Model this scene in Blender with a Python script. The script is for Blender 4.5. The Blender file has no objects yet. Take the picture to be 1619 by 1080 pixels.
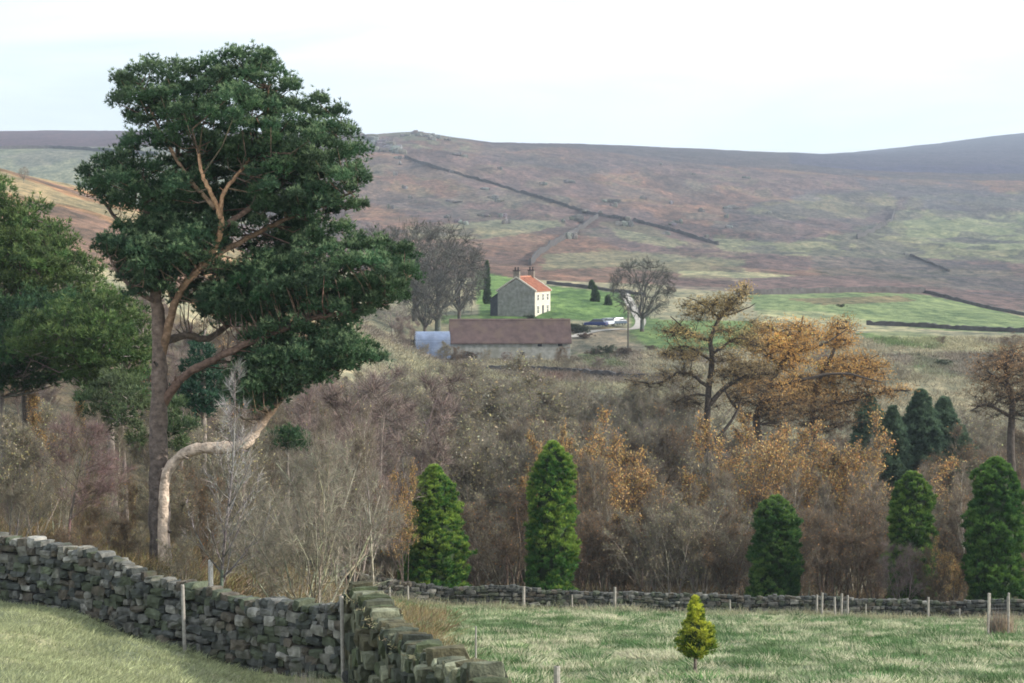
import bpy, math, numpy as np
from math import radians, sin, cos, pi
S = bpy.context.scene
COL = S.collection
FOC = 3372.0
PITCH = -math.atan(140/FOC)
CP, SP = cos(PITCH), sin(PITCH)
A = np.array

# ------------------------------------------------------------------ survey: photo bearings to points on the land
def ray(px, py):
    x = (np.asarray(px, float)-809.5)/FOC; z = (540-np.asarray(py, float))/FOC
    return x, CP - z*SP, SP + z*CP
def P(px, py, d):
    x, y, z = ray(px, py)
    return np.stack(np.broadcast_arrays(x/y*d, np.asarray(d, float)+0*x, z/y*d), -1)
def zof(py, d):
    return P(0, py, d)[..., 2]
def bearing(x, y, z):
    yy = y*CP + z*SP; zz = -y*SP + z*CP
    return 809.5+FOC*x/yy, 540-FOC*zz/yy

# ------------------------------------------------------------------ noise
def hash2(ix, iy, seed):
    h = (ix.astype(np.int64)*374761393 + iy.astype(np.int64)*668265263 + seed*1442695041) & 0xffffffff
    h = ((h ^ (h >> 13))*1274126177) & 0xffffffff
    return ((h ^ (h >> 16)) & 0xffff)/65535.0
def vnoise(x, y, seed=0):
    ix = np.floor(x); iy = np.floor(y); fx = x-ix; fy = y-iy
    fx = fx*fx*(3-2*fx); fy = fy*fy*(3-2*fy)
    a = hash2(ix, iy, seed); b = hash2(ix+1, iy, seed); c = hash2(ix, iy+1, seed); d = hash2(ix+1, iy+1, seed)
    return (a*(1-fx)+b*fx)*(1-fy)+(c*(1-fx)+d*fx)*fy
def fbm(x, y, seed=0, o=4):
    s = 0; a = .5
    for k in range(o):
        s = s + a*(vnoise(x, y, seed+k)-.5); x = x*2.03+7; y = y*2.03+3; a *= .5
    return s*2

# ------------------------------------------------------------------ mesh helpers
def mesh_of(name, parts, smooth=False):
    """parts: list of (V(n,3), F(m,k), C(n,3) or None)"""
    V = []; C = []; loops = []; tot = []; off = 0; anyc = any(p[2] is not None for p in parts)
    for v, f, c in parts:
        v = np.asarray(v, np.float32); f = np.asarray(f, np.int64)
        if len(v) == 0: continue
        V.append(v); loops.append((f+off).ravel()); tot.append(np.full(len(f), f.shape[1], np.int32)); off += len(v)
        if anyc:
            cc = np.ones((len(v), 4), np.float32); cc[:, :3] = (.5 if c is None else c); C.append(cc)
    V = np.concatenate(V); loops = np.concatenate(loops).astype(np.int32); tot = np.concatenate(tot)
    me = bpy.data.meshes.new(name)
    me.vertices.add(len(V)); me.vertices.foreach_set('co', V.ravel())
    me.loops.add(len(loops)); me.loops.foreach_set('vertex_index', loops)
    me.polygons.add(len(tot))
    st = np.concatenate([[0], np.cumsum(tot)[:-1]]).astype(np.int32)
    me.polygons.foreach_set('loop_start', st); me.polygons.foreach_set('loop_total', tot)
    me.polygons.foreach_set('use_smooth', np.full(len(tot), bool(smooth)))
    if anyc:
        at = me.color_attributes.new('Col', 'FLOAT_COLOR', 'POINT'); at.data.foreach_set('color', np.concatenate(C).ravel())
    me.update(calc_edges=True); me.validate()
    return me
def obj(name, parts, mat, parent=None, smooth=False, loc=None):
    me = parts if isinstance(parts, bpy.types.Mesh) else mesh_of(name, parts, smooth)
    if mat and not me.materials: me.materials.append(mat)
    o = bpy.data.objects.new(name, me); COL.objects.link(o)
    if parent: o.parent = parent
    if loc is not None: o.location = loc
    return o
def tag(o, label=None, cat=None, group=None, kind=None):
    if cat == 'stone wall': kind = 'thing'
    if label: o['label'] = label
    if cat: o['category'] = cat
    if group: o['group'] = group
    if kind: o['kind'] = kind
    return o
def thing(name, label, cat, loc=(0, 0, 0), rz=0, group=None):
    o = bpy.data.objects.new(name, None); COL.objects.link(o); o.location = loc; o.rotation_euler = (0, 0, rz)
    o.empty_display_size = .2
    return tag(o, label, cat, group)
def norm(v): return v/np.maximum(np.linalg.norm(v, axis=-1, keepdims=True), 1e-9)
def frame(d):
    d = norm(d); up = np.where(np.abs(d[..., 2:3]) > .9, A([1., 0, 0]), A([0, 0, 1.]))
    a = norm(np.cross(d, up)); return a, np.cross(d, a)
def tubes(P0, P1, R0, R1, k=4, C=None):
    P0 = np.asarray(P0, float); P1 = np.asarray(P1, float); R0 = np.asarray(R0, float); R1 = np.asarray(R1, float); n = len(P0)
    if n == 0: return (np.zeros((0, 3)), np.zeros((0, 4), int), None)
    a, b = frame(P1-P0); th = np.arange(k)*2*pi/k
    ring = a[:, None]*np.cos(th)[None, :, None]+b[:, None]*np.sin(th)[None, :, None]
    V = np.concatenate([P0[:, None]+ring*R0[:, None, None], P1[:, None]+ring*R1[:, None, None]], 1)
    base = np.arange(n)[:, None]*2*k; i = np.arange(k)[None]; j = (i+1) % k
    F = np.stack([base+i, base+j, base+k+j, base+k+i], -1).reshape(-1, 4)
    c = None if C is None else np.repeat(np.asarray(C), 2*k, 0)
    return V.reshape(-1, 3), F, c
def polytube(pts, r, k=8, C=None, cap=True):
    """one continuous tapered tube along a path"""
    pts = np.asarray(pts, float); r = np.broadcast_to(np.asarray(r, float), (len(pts),)); n = len(pts)
    t = np.gradient(pts, axis=0); a, b = frame(t)
    for i in range(1, n):                         # keep the frames from twisting
        a[i] = norm(a[i-1]-t[i]*np.dot(a[i-1], t[i])/max(np.dot(t[i], t[i]), 1e-9)); b[i] = np.cross(norm(t[i]), a[i])
    th = np.arange(k)*2*pi/k
    V = pts[:, None]+(a[:, None]*np.cos(th)[None, :, None]+b[:, None]*np.sin(th)[None, :, None])*r[:, None, None]
    i = np.arange(n-1)[:, None]*k; j = np.arange(k)[None]; q = (j+1) % k
    F = np.stack([i+j, i+q, i+k+q, i+k+j], -1).reshape(-1, 4)
    V = V.reshape(-1, 3)
    if cap:
        V = np.concatenate([V, pts[-1:]+norm(t[-1:])*r[-1]*.5]); e = len(V)-1; s = (n-1)*k
        F2 = np.stack([s+np.arange(k), s+(np.arange(k)+1) % k, np.full(k, e), np.full(k, e)], -1)
        F = np.concatenate([F, F2])
        F = F  # degenerate quads fixed by validate
    c = None if C is None else np.broadcast_to(np.asarray(C, float), (len(V), 3)).copy()
    return V, F, c
def smoothpath(pts, m=4):
    pts = np.asarray(pts, float); n = len(pts)
    p = np.concatenate([[2*pts[0]-pts[1]], pts, [2*pts[-1]-pts[-2]]]); out = []
    for i in range(n-1):
        p0, p1, p2, p3 = p[i:i+4]
        for t in np.arange(m)/m:
            out.append(.5*((2*p1)+(-p0+p2)*t+(2*p0-5*p1+4*p2-p3)*t*t+(-p0+3*p1-3*p2+p3)*t**3))
    out.append(pts[-1]); return A(out)
def blades(B, D, L, W, C=None, rng=None, bend=0.0):
    """thin pointed triangles; B base, D direction, L length, W width"""
    n = len(B); D = norm(D); r = norm(rng.normal(size=(n, 3))); s = norm(np.cross(D, r))
    V = np.stack([B-s*(W/2)[:, None], B+s*(W/2)[:, None], B+D*L[:, None]], 1)
    if bend: V[:, 2, 2] -= bend*L
    F = np.arange(n*3).reshape(n, 3)
    return V.reshape(-1, 3), F, None if C is None else np.repeat(C, 3, 0)
def leaves(B, size, C, rng):
    n = len(B); a = norm(rng.normal(size=(n, 3))); b = norm(np.cross(a, rng.normal(size=(n, 3))))
    s = size[:, None]
    V = np.stack([B-a*s*.7, B+b*s*.35, B+a*s*.7, B-b*s*.35], 1).reshape(-1, 3)
    return V, np.arange(n*4).reshape(n, 4), np.repeat(C, 4, 0)
def box(cx, cy, cz, sx, sy, sz, C=None):
    V = A([[x, y, z] for z in (-.5, .5) for y in (-.5, .5) for x in (-.5, .5)])*[sx, sy, sz]+[cx, cy, cz]
    F = A([[0, 2, 3, 1], [4, 5, 7, 6], [0, 1, 5, 4], [2, 6, 7, 3], [0, 4, 6, 2], [1, 3, 7, 5]])
    return V, F, None if C is None else np.tile(A(C, dtype=float), (8, 1))
def var(c, n, rng, v=.18, hue=.06):
    c = A(c, dtype=float)
    return np.clip(c[None]*(1+rng.normal(size=(n, 1))*v)*(1+rng.normal(size=(n, 3))*hue), .004, .95)

# ------------------------------------------------------------------ materials
def attr_mat(name, rough=.8, trans=0., nscale=0., namt=.35, bump=0., spec=.25, bscale=None, base=None, stain=None):
    m = bpy.data.materials.new(name); m.use_nodes = True; nt = m.node_tree; N = nt.nodes; L = nt.links
    b = N['Principled BSDF']; b.inputs['Roughness'].default_value = rough; b.inputs['Specular IOR Level'].default_value = spec
    if base is None:
        at = N.new('ShaderNodeAttribute'); at.attribute_name = 'Col'; src = at.outputs['Color']
    else:
        rgb = N.new('ShaderNodeRGB'); rgb.outputs[0].default_value = (*base, 1); src = rgb.outputs[0]
    tc = N.new('ShaderNodeTexCoord')
    if nscale:
        nz = N.new('ShaderNodeTexNoise'); nz.inputs['Scale'].default_value = nscale; nz.inputs['Detail'].default_value = 6
        L.new(tc.outputs['Object'], nz.inputs['Vector'])
        mr = N.new('ShaderNodeMapRange'); mr.inputs[1].default_value = .3; mr.inputs[2].default_value = .7
        mr.inputs[3].default_value = 1-namt; mr.inputs[4].default_value = 1+namt; L.new(nz.outputs[0], mr.inputs[0])
        mx = N.new('ShaderNodeMix'); mx.data_type = 'RGBA'; mx.blend_type = 'MULTIPLY'; mx.inputs[0].default_value = 1
        L.new(src, mx.inputs[6]); L.new(mr.outputs[0], mx.inputs[7]); src = mx.outputs[2]
        if stain:
            n2 = N.new('ShaderNodeTexNoise'); n2.inputs['Scale'].default_value = nscale*.37; n2.inputs['Detail'].default_value = 5
            L.new(tc.outputs['Object'], n2.inputs['Vector'])
            r2 = N.new('ShaderNodeMapRange'); r2.inputs[1].default_value = .52; r2.inputs[2].default_value = .66; r2.inputs[4].default_value = .75
            L.new(n2.outputs[0], r2.inputs[0]); m2 = N.new('ShaderNodeMix'); m2.data_type = 'RGBA'
            L.new(r2.outputs[0], m2.inputs[0]); L.new(src, m2.inputs[6]); m2.inputs[7].default_value = (*stain, 1); src = m2.outputs[2]
        if bump:
            bn = N.new('ShaderNodeTexNoise'); bn.inputs['Scale'].default_value = bscale or nscale*3; bn.inputs['Detail'].default_value = 5
            L.new(tc.outputs['Object'], bn.inputs['Vector'])
            bp = N.new('ShaderNodeBump'); bp.inputs['Distance'].default_value = bump; L.new(bn.outputs[0], bp.inputs['Height']); L.new(bp.outputs[0], b.inputs['Normal'])
    L.new(src, b.inputs['Base Color'])
    if trans:
        t = N.new('ShaderNodeBsdfTranslucent'); L.new(src, t.inputs['Color'])
        ms = N.new('ShaderNodeMixShader'); ms.inputs[0].default_value = trans
        L.new(b.outputs[0], ms.inputs[1]); L.new(t.outputs[0], ms.inputs[2]); L.new(ms.outputs[0], N['Material Output'].inputs[0])
    return m
M_needle = attr_mat('needles', .65, .28, 1.2, .25)
M_leaf = attr_mat('dry_leaves', .7, .35, 1.5, .2)
M_twig = attr_mat('twigs', .85, 0, .8, .3)
M_bark = attr_mat('bark', .9, 0, 7, .45, bump=.05, bscale=16)
M_stone = attr_mat('field_stone', .92, 0, 5, .5, bump=.03, bscale=22, stain=(.05, .06, .035))
M_grass = attr_mat('grass_blades', .75, .3, .5, .2)
M_post = attr_mat('weathered_timber', .9, 0, 9, .3, bump=.01, base=(.30, .28, .25))

# ------------------------------------------------------------------ land
ROWS = [  # (distance, 'z' heights or 'p' photo bearings, [(px, value)...])
 (2, 'z', [(0, -1.7)]), (20, 'z', [(0, -5.6), (400, -6.2), (900, -6.4)]),
 (30, 'z', [(0, -6.75), (400, -7.3), (830, -7.5)]),
 (36, 'z', [(0, -7.26), (250, -7.8), (400, -8.3), (560, -8.3), (700, -8.3), (900, -8.6)]),
 (44, 'z', [(0, -7.9), (250, -8.5), (400, -8.95), (560, -8.8), (700, -9.3), (900, -9.9), (1100, -10)]),
 (48, 'z', [(0, -8.2), (250, -8.85), (400, -9.25), (560, -9.3), (700, -9.9), (900, -10.4), (1100, -10.4)]),
 (52, 'z', [(0, -8.5), (250, -9.0), (400, -9.6), (560, -10), (700, -10.5), (900, -10.9)]),
 (57, 'z', [(0, -8.75), (250, -9.05), (400, -10), (560, -10.8), (700, -11.2), (900, -11.5)]),
 (62, 'z', [(0, -8.9), (250, -9.05), (400, -10.4), (560, -11.5), (700, -12), (900, -12.1)]),
 (75, 'z', [(0, -9.2), (250, -10.1), (400, -11.8), (560, -13.4), (700, -13.8), (900, -13.85)]),
 (110, 'z', [(0, -9.5), (250, -12), (400, -15), (560, -17.6), (700, -18.2), (900, -18.4), (1100, -18.6), (1400, -18.9), (1619, -19.1)]),
 (118, 'z', [(0, -9.5), (250, -12.2), (400, -15.6), (560, -18.6), (700, -19.3), (900, -19.5), (1619, -20.2)]),
 (150, 'z', [(0, -8), (250, -12), (400, -17), (560, -21), (700, -23), (900, -23), (1619, -24)]),
 (200, 'z', [(0, -3), (250, -9), (400, -15), (560, -20), (700, -22), (900, -22), (1619, -24)]),
 (250, 'z', [(0, 2), (250, -4), (400, -11), (560, -16), (700, -18.3), (900, -18.6), (1100, -19.5), (1619, -20)]),
 (300, 'z', [(0, 8), (250, 1), (400, -6), (560, -12), (700, -17.4), (900, -17.8), (1100, -17.6), (1400, -15.8), (1619, -15.8)]),
 (340, 'z', [(0, 12), (250, 4), (400, -4), (560, -11), (700, -17.3), (900, -17.6), (1100, -15.6), (1400, -14), (1619, -14)]),
 (360, 'z', [(0, 14), (250, 5), (400, -3), (560, -11), (700, -16.9), (900, -16.9), (1000, -15.6), (1100, -14.6), (1400, -13.8), (1619, -13.6)]),
 (380, 'z', [(0, 15.2), (250, 6.6), (400, -1.5), (560, -10), (700, -14), (900, -13.8), (1000, -13.9), (1100, -13.8), (1400, -13.6), (1619, -13.6)]),
 (392, 'z', [(0, 15.6), (250, 7), (400, -1), (560, -9.5), (700, -12.6), (900, -13.2), (1000, -13.6), (1100, -13.2), (1400, -13.3), (1619, -13.8)]),
 (402, 'p', [(0, 267), (120, 288), (250, 338), (400, 405), (560, 475), (700, 500), (850, 496), (1000, 510), (1100, 507), (1400, 512), (1619, 519)]),
 (450, 'p', [(0, 290), (250, 352), (400, 410), (560, 452), (700, 471), (900, 465), (1100, 471), (1400, 481), (1619, 500)]),
 (520, 'p', [(0, 340), (250, 370), (400, 400), (560, 425), (700, 430), (900, 438), (1100, 445), (1400, 462), (1619, 489)]),
 (700, 'p', [(0, 374), (400, 371), (560, 388), (700, 398), (900, 409), (1100, 414), (1400, 432), (1619, 439)]),
 (1000, 'p', [(0, 353), (400, 350), (560, 339), (700, 343), (900, 353), (1100, 370), (1400, 390), (1619, 392)]),
 (1400, 'p', [(0, 304), (400, 280), (560, 248), (700, 251), (900, 280), (1100, 313), (1400, 340), (1619, 347)]),
 (1700, 'p', [(0, 236), (250, 233), (400, 228), (560, 219), (600, 216), (640, 212), (660, 210), (720, 219), (780, 228), (900, 236), (1100, 262), (1400, 286), (1619, 291)]),
 (2000, 'p', [(0, 222), (250, 220), (560, 216), (600, 213), (660, 208.5), (720, 218), (780, 226), (900, 229), (1100, 242), (1310, 260), (1400, 265), (1619, 268)]),
 (2500, 'p', [(0, 207), (180, 206), (400, 208), (560, 214), (660, 213), (780, 229), (900, 227), (1100, 235), (1310, 246), (1400, 249), (1619, 246)]),
 (4200, 'p', [(0, 225), (560, 232), (900, 240), (1100, 243), (1310, 243), (1400, 235), (1500, 222), (1619, 207), (1800, 190), (2100, 200)]),
 (7500, 'p', [(0, 300), (900, 300), (1619, 290)])]
PXK = np.unique(np.concatenate([np.arange(-1600, -100, 100), np.arange(-100, 1721, 5), np.arange(1800, 3301, 100)])).astype(float)
DK = np.concatenate([np.geomspace(2, 30, 26)[:-1], np.geomspace(30, 230, 150)[:-1], np.geomspace(230, 2700, 330)[:-1], np.geomspace(2700, 7500, 50)])
Zr = []
for d, kind, pv in ROWS:
    p, v = zip(*pv); val = np.interp(PXK, p, v)
    Zr.append(val if kind == 'z' else zof(val, d))
Zr = A(Zr); dr = A([r[0] for r in ROWS], dtype=float)
GZ = A([np.interp(DK, dr, Zr[:, j]) for j in range(len(PXK))])          # (px, d)
def blur(a, ax, n):
    for _ in range(n):
        s = np.swapaxes(a, 0, ax); t = s.copy(); t[1:-1] = (s[:-2]+2*s[1:-1]+s[2:])/4; a = np.swapaxes(t, 0, ax)
    return a
GZ = blur(blur(GZ, 1, 5), 0, 8)
GX = ((PXK-809.5)/FOC/CP)[:, None]*DK[None]; GY = np.broadcast_to(DK[None], GX.shape)
amp = np.interp(DK, [2, 60, 110, 200, 260, 330, 350, 460, 520, 700, 1000, 1500, 1700, 2600, 5000], [0, .12, .2, .6, 1.2, .7, .2, .3, 1., 2.2, 5, 5, 1.5, 1.5, 2])
GZ = GZ+fbm(GX/45, GY/45, 3)*amp[None]+fbm(GX/13, GY/13, 9, 3)*(amp*.3)[None]
amp2 = np.interp(DK, [2, 36, 60, 300, 500], [.04, .10, .34, .1, 0])
GZ = GZ+fbm(GX/2.1, GY/2.1, 21, 2)*amp2[None]
LDK = np.log(DK)
def ground(x, y):
    x = np.asarray(x, float); y = np.maximum(np.asarray(y, float), 2.01)
    px = 809.5+x/y*FOC*CP
    i = np.clip(np.searchsorted(PXK, px)-1, 0, len(PXK)-2); j = np.clip(np.searchsorted(DK, y)-1, 0, len(DK)-2)
    u = np.clip((px-PXK[i])/(PXK[i+1]-PXK[i]), 0, 1); v = np.clip((y-DK[j])/(DK[j+1]-DK[j]), 0, 1)
    return (GZ[i, j]*(1-u)+GZ[i+1, j]*u)*(1-v)+(GZ[i, j+1]*(1-u)+GZ[i+1, j+1]*u)*v
def at(px, d):
    x = (px-809.5)/FOC/CP*d; return x, d, float(ground(x, d))
def hit(px, py, d0=60., d1=7000.):
    """first ground point met on a bearing"""
    ds = np.geomspace(d0, d1, 1500); x, y, z = ray(px, py); g = ground(x/y*ds, ds)-(z/y*ds)
    k = np.argmax(g > 0); d = ds[k] if g.max() > 0 else ds[np.argmax(g/ds)]
    return d
def inpoly(px, py, poly):
    poly = A(poly, dtype=float); r = np.zeros(px.shape, bool); n = len(poly); j = n-1
    for i in range(n):
        xi, yi = poly[i]; xj, yj = poly[j]
        c = ((yi > py) != (yj > py)) & (px < (xj-xi)*(py-yi)/(yj-yi+1e-12)+xi); r ^= c; j = i
    return r
# land cover (plant colour of each patch; far right ridge has blue haze painted in)
HEATH = A([.128, .090, .090]); BRACK = A([.182, .106, .080]); GREY = A([.105, .098, .095]); PALE = A([.27, .25, .155])
MOORG = A([.15, .155, .10]); FIELD = A([.155, .20, .095]); LAWN = A([.11, .175, .06]); ROUGH = A([.27, .24, .165]); DARKH = A([.055, .050, .060])
STRAW = A([.32, .31, .20]); SOIL = A([.075, .06, .04]); TRACK = A([.36, .33, .29]); ORANGE = A([.25, .125, .07])
GPX, GPY = bearing(GX, GY, GZ)
jx = fbm(GX/30, GY/60, 31)*14; jy = fbm(GX/30, GY/60, 47)*9
near = (GY < 230)
QX = GPX+jx; QY = GPY+jy*np.where(near, 0, 1)
cov = np.zeros(GX.shape+(3,))
D = GY
cov[:] = STRAW*.8
def put(mask, c, a=1.0):
    a = a*mask.astype(float); cov[:] = cov*(1-a[..., None])+A(c)*a[..., None]
put((D > 112) & (D < 235), SOIL)
put((D > 54) & (GPX < 560) & (D < 235), SOIL*1.4)
put((D >= 235) & (D < 520), ROUGH)
put(D >= 500, HEATH)
n1 = fbm(GX/90, GY/200, 5); n2 = fbm(GX/40, GY/90, 15); n3 = fbm(GX/16, GY/34, 77, 3)
hill = D > 500
put(hill & (n1 > .05), BRACK, .55); put(hill & (n2 > .12), GREY, .45); put(hill & (n3 > .22), MOORG, .22); put(hill & (n3 < -.2), DARKH, .35)
put(hill & (QY > 325) & (QX > 560) & (QX < 1150) & (n1 > -.05), BRACK, .55)
for poly, c, a in [
  ([(640, 360), (720, 352), (880, 345), (905, 352), (830, 368), (720, 378), (650, 380)], MOORG*1.3, .6),
  ([(950, 350), (1030, 358), (1090, 385), (1060, 395), (985, 378)], MOORG*1.2, .6),
  ([(860, 400), (940, 392), (1180, 410), (1180, 430), (1080, 435), (960, 425), (860, 425)], MOORG*1.15, .6),
  ([(1075, 430), (1180, 428), (1260, 437), (1180, 444), (1080, 442)], PALE*1.3, .75),
  ([(1120, 372), (1250, 385), (1400, 355), (1420, 330), (1619, 335), (1700, 420), (1450, 410), (1250, 405), (1140, 395)], MOORG*1.15, .75),
  ([(1190, 320), (1400, 300), (1420, 325), (1360, 345), (1230, 350), (1180, 338)], MOORG, .5),
  ([(1425, 348), (1700, 340), (1700, 395), (1540, 392), (1440, 372)], A([.18, .19, .12]), .9),
  ([(1440, 310), (1700, 305), (1700, 328), (1430, 328)], MOORG, .55),
  ([(1280, 395), (1440, 400), (1500, 430), (1619, 440), (1700, 470), (1350, 445), (1290, 420)], GREY*.95, .65),
  ([(1150, 445), (1350, 432), (1480, 458), (1700, 462), (1700, 498), (1560, 488), (1450, 464), (1180, 464)], HEATH*1.05, .9),
  ([(1060, 440), (1400, 445), (1400, 462), (1060, 462)], HEATH*1.1, .7)]:
    put(inpoly(QX, QY, poly) & (D > 480), c, a)
n4 = fbm(GX/60, GY/150, 91, 3); n5 = fbm(GX/22, GY/60, 97, 3)
put((n5 > .10) & (QX > 1180) & (D > 560) & (D < 1700) & (QY > 300), DARKH*1.3, .55)
put((n4 > .08) & (QX > 1250) & (D > 700) & (QY < 335), A([.085, .082, .10]), .6)
put((n5 < -.16) & hill & (QX < 1200), HEATH*.6, .5)
put((n2 > .14) & (n3 > -.05) & (QX > 1150) & (QX < 1700) & (QY > 330) & (QY < 430) & (D > 480), DARKH*1.2, .6)
# high moor skyline
put((D > 1750) & (GPX > 700), DARKH*1.15, .75)
put((D > 1900) & (GPX > 1250), A([.05, .05, .095]), .8)  # blue tint paints distance haze into the far right ridge
put((QY < 262) & (QX > 760) & (D > 1200), DARKH*1.3, .4)
put((D > 1500) & (QX > 560) & (QX < 740) & (n3 > -.02), A([.13, .135, .10]), .7)
# left hill: dark plateau, pale pasture, orange bank
put((D > 900) & (D < 1760) & (GPX < 420), A([.19, .195, .14]), .9)
put((D > 900) & (D < 1760) & (GPX < 420) & (n2 > .1), GREY*1.2, .5)
put((D > 1740) & (GPX < 420), A([.085, .055, .07]), .95)
put((D > 255) & (D < 520) & (GPX < 520-.0*D), ORANGE, .8)
put((D > 255) & (D < 520) & (GPX < 520) & (n3 > .12), PALE*1.05, .5)
put((D > 255) & (D < 520) & (GPX < 520) & (n3 < -.16), HEATH, .6)
# fields round the farm
farm = [([(750, 425), (800, 438), (870, 452), (985, 464), (985, 470), (992, 500), (985, 507), (880, 506), (760, 506), (752, 470)], LAWN, 1),
  ([(1000, 462), (1010, 500), (1060, 506), (1190, 508), (1200, 545), (1120, 560), (1035, 552), (990, 540), (995, 520)], LAWN*.95, .9),
  ([(1180, 466), (1350, 463), (1460, 466), (1560, 487), (1619, 502), (1760, 512), (1760, 528), (1480, 522), (1330, 507), (1200, 497)], FIELD, .92),
  ([(1240, 472), (1420, 468), (1450, 476), (1300, 482)], BRACK*.9, .6),
  ([(1350, 526), (1440, 524), (1500, 533), (1490, 552), (1400, 547)], LAWN*.9, .85),
  ([(1440, 560), (1500, 570), (1530, 600), (1440, 590)], FIELD, .8),
  ([(1200, 490), (1300, 492), (1400, 512), (1520, 533), (1700, 530), (1700, 560), (1500, 556), (1350, 520), (1200, 512)], PALE*1.25, .55),
  ([(700, 498), (790, 498), (790, 512), (700, 512)], LAWN*.8, .8),
  ([(900, 520), (985, 518), (1020, 545), (1010, 600), (920, 590), (900, 560)], HEATH*.9, .5),
  ([(905, 558), (960, 560), (1000, 578), (940, 582)], LAWN*.7, .6),
  ([(780, 583), (900, 582), (1060, 592), (1060, 606), (900, 604), (790, 596)], A([.13, .10, .085]), .8),
  ([(600, 560), (780, 590), (900, 606), (1060, 604), (1060, 680), (600, 660)], PALE*.95, .6),
  ([(820, 590), (900, 592), (885, 604), (830, 602)], BRACK, .6),
  ([(1180, 590), (1700, 575), (1700, 700), (1180, 690)], ROUGH*.85, .7)]
for poly, c, a in farm:
    put(inpoly(GPX+jx*.25, GPY+jy*.25, poly) & (D > 235) & (D < 700), c, a)
put((n3 > .12) & (D > 235) & (D < 345) & (GPX > 560), HEATH*.8, .55)
# home pasture: straw and green patches
p1 = fbm(GX/3.2, GY/3.2, 61, 4); p2 = fbm(GX/9, GY/9, 71, 3)
pas = ((D < 112) & (GPX > 560)) | ((D < 54))
GRN = A([.15, .215, .09])
put(pas & (GPX > 560), GRN, 1.); put(pas & (p1+p2*.5 > .02), STRAW, .75); put(pas & (GPX < 560), STRAW*.9, .5)
def cover_at(x, y):
    px = 809.5+x/y*FOC*CP
    i = np.clip(np.round(np.interp(px, PXK, np.arange(len(PXK)))).astype(int), 0, len(PXK)-1)
    j = np.clip(np.round(np.interp(y, DK, np.arange(len(DK)))).astype(int), 0, len(DK)-1)
    return cov[i, j]
def ground_mat():
    m = bpy.data.materials.new('moorland'); m.use_nodes = True; nt = m.node_tree; N = nt.nodes; L = nt.links
    b = N['Principled BSDF']; b.inputs['Roughness'].default_value = .95; b.inputs['Specular IOR Level'].default_value = .1
    at_ = N.new('ShaderNodeAttribute'); at_.attribute_name = 'Col'; tc = N.new('ShaderNodeTexCoord'); src = at_.outputs['Color']
    for sc, amt, st in ((.035, .20, (1, .45, 1)), (.14, .32, (1, .5, 1)), (.45, .42, (1, .45, 1)), (5., .25, (1, 1, 1))):
        mp = N.new('ShaderNodeMapping'); mp.inputs['Scale'].default_value = st; L.new(tc.outputs['Object'], mp.inputs[0])
        nz = N.new('ShaderNodeTexNoise'); nz.inputs['Scale'].default_value = sc; nz.inputs['Detail'].default_value = 5; nz.inputs['Roughness'].default_value = .6
        L.new(mp.outputs[0], nz.inputs['Vector'])
        r = N.new('ShaderNodeValToRGB'); r.color_ramp.elements[0].position = .36; r.color_ramp.elements[1].position = .66
        r.color_ramp.elements[0].color = (1-amt, 1-amt*.8, 1-amt*.75, 1); r.color_ramp.elements[1].color = (1+amt, 1+amt*.85, 1+amt*.7, 1)
        L.new(nz.outputs[0], r.inputs[0])
        mx = N.new('ShaderNodeMix'); mx.data_type = 'RGBA'; mx.blend_type = 'MULTIPLY'; mx.inputs[0].default_value = 1
        L.new(src, mx.inputs[6]); L.new(r.outputs[0], mx.inputs[7]); src = mx.outputs[2]
    L.new(src, b.inputs['Base Color'])
    bn = N.new('ShaderNodeTexNoise'); bn.inputs['Scale'].default_value = .35; bn.inputs['Detail'].default_value = 7; bn.inputs['Roughness'].default_value = .65
    L.new(tc.outputs['Object'], bn.inputs['Vector'])
    bp = N.new('ShaderNodeBump'); bp.inputs['Distance'].default_value = 1.6; bp.inputs['Strength'].default_value = .8; L.new(bn.outputs[0], bp.inputs['Height']); L.new(bp.outputs[0], b.inputs['Normal'])
    return m
M_ground = ground_mat()
nI, nJ = GX.shape
V = np.stack([GX, GY, GZ], -1).reshape(-1, 3)
i = np.arange(nI-1)[:, None]*nJ; j = np.arange(nJ-1)[None]
Fg = np.stack([i+j, i+nJ+j, i+nJ+j+1, i+j+1], -1).reshape(-1, 4)
back_v = A([[-60, -60, -1.7], [60, -60, -1.7], [GX[-1, 0], 2, GZ[-1, 0]], [GX[0, 0], 2, GZ[0, 0]]], dtype=float)
g = obj('ground', [(V, Fg, cov.reshape(-1, 3)), (back_v, A([[0, 1, 2, 3]]), np.tile(STRAW, (4, 1)))], M_ground, smooth=True)
tag(g, kind='structure')

# ------------------------------------------------------------------ vegetation
PINE = A([.056, .108, .054]); PINE2 = A([.062, .120, .040]); CYP = A([.060, .165, .032]); CYPT = A([.17, .26, .030])
BARKG = A([.20, .17, .15]); BARKO = A([.34, .19, .11]); BARKD = A([.075, .062, .052]); BARKP = A([.42, .36, .31])

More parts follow.
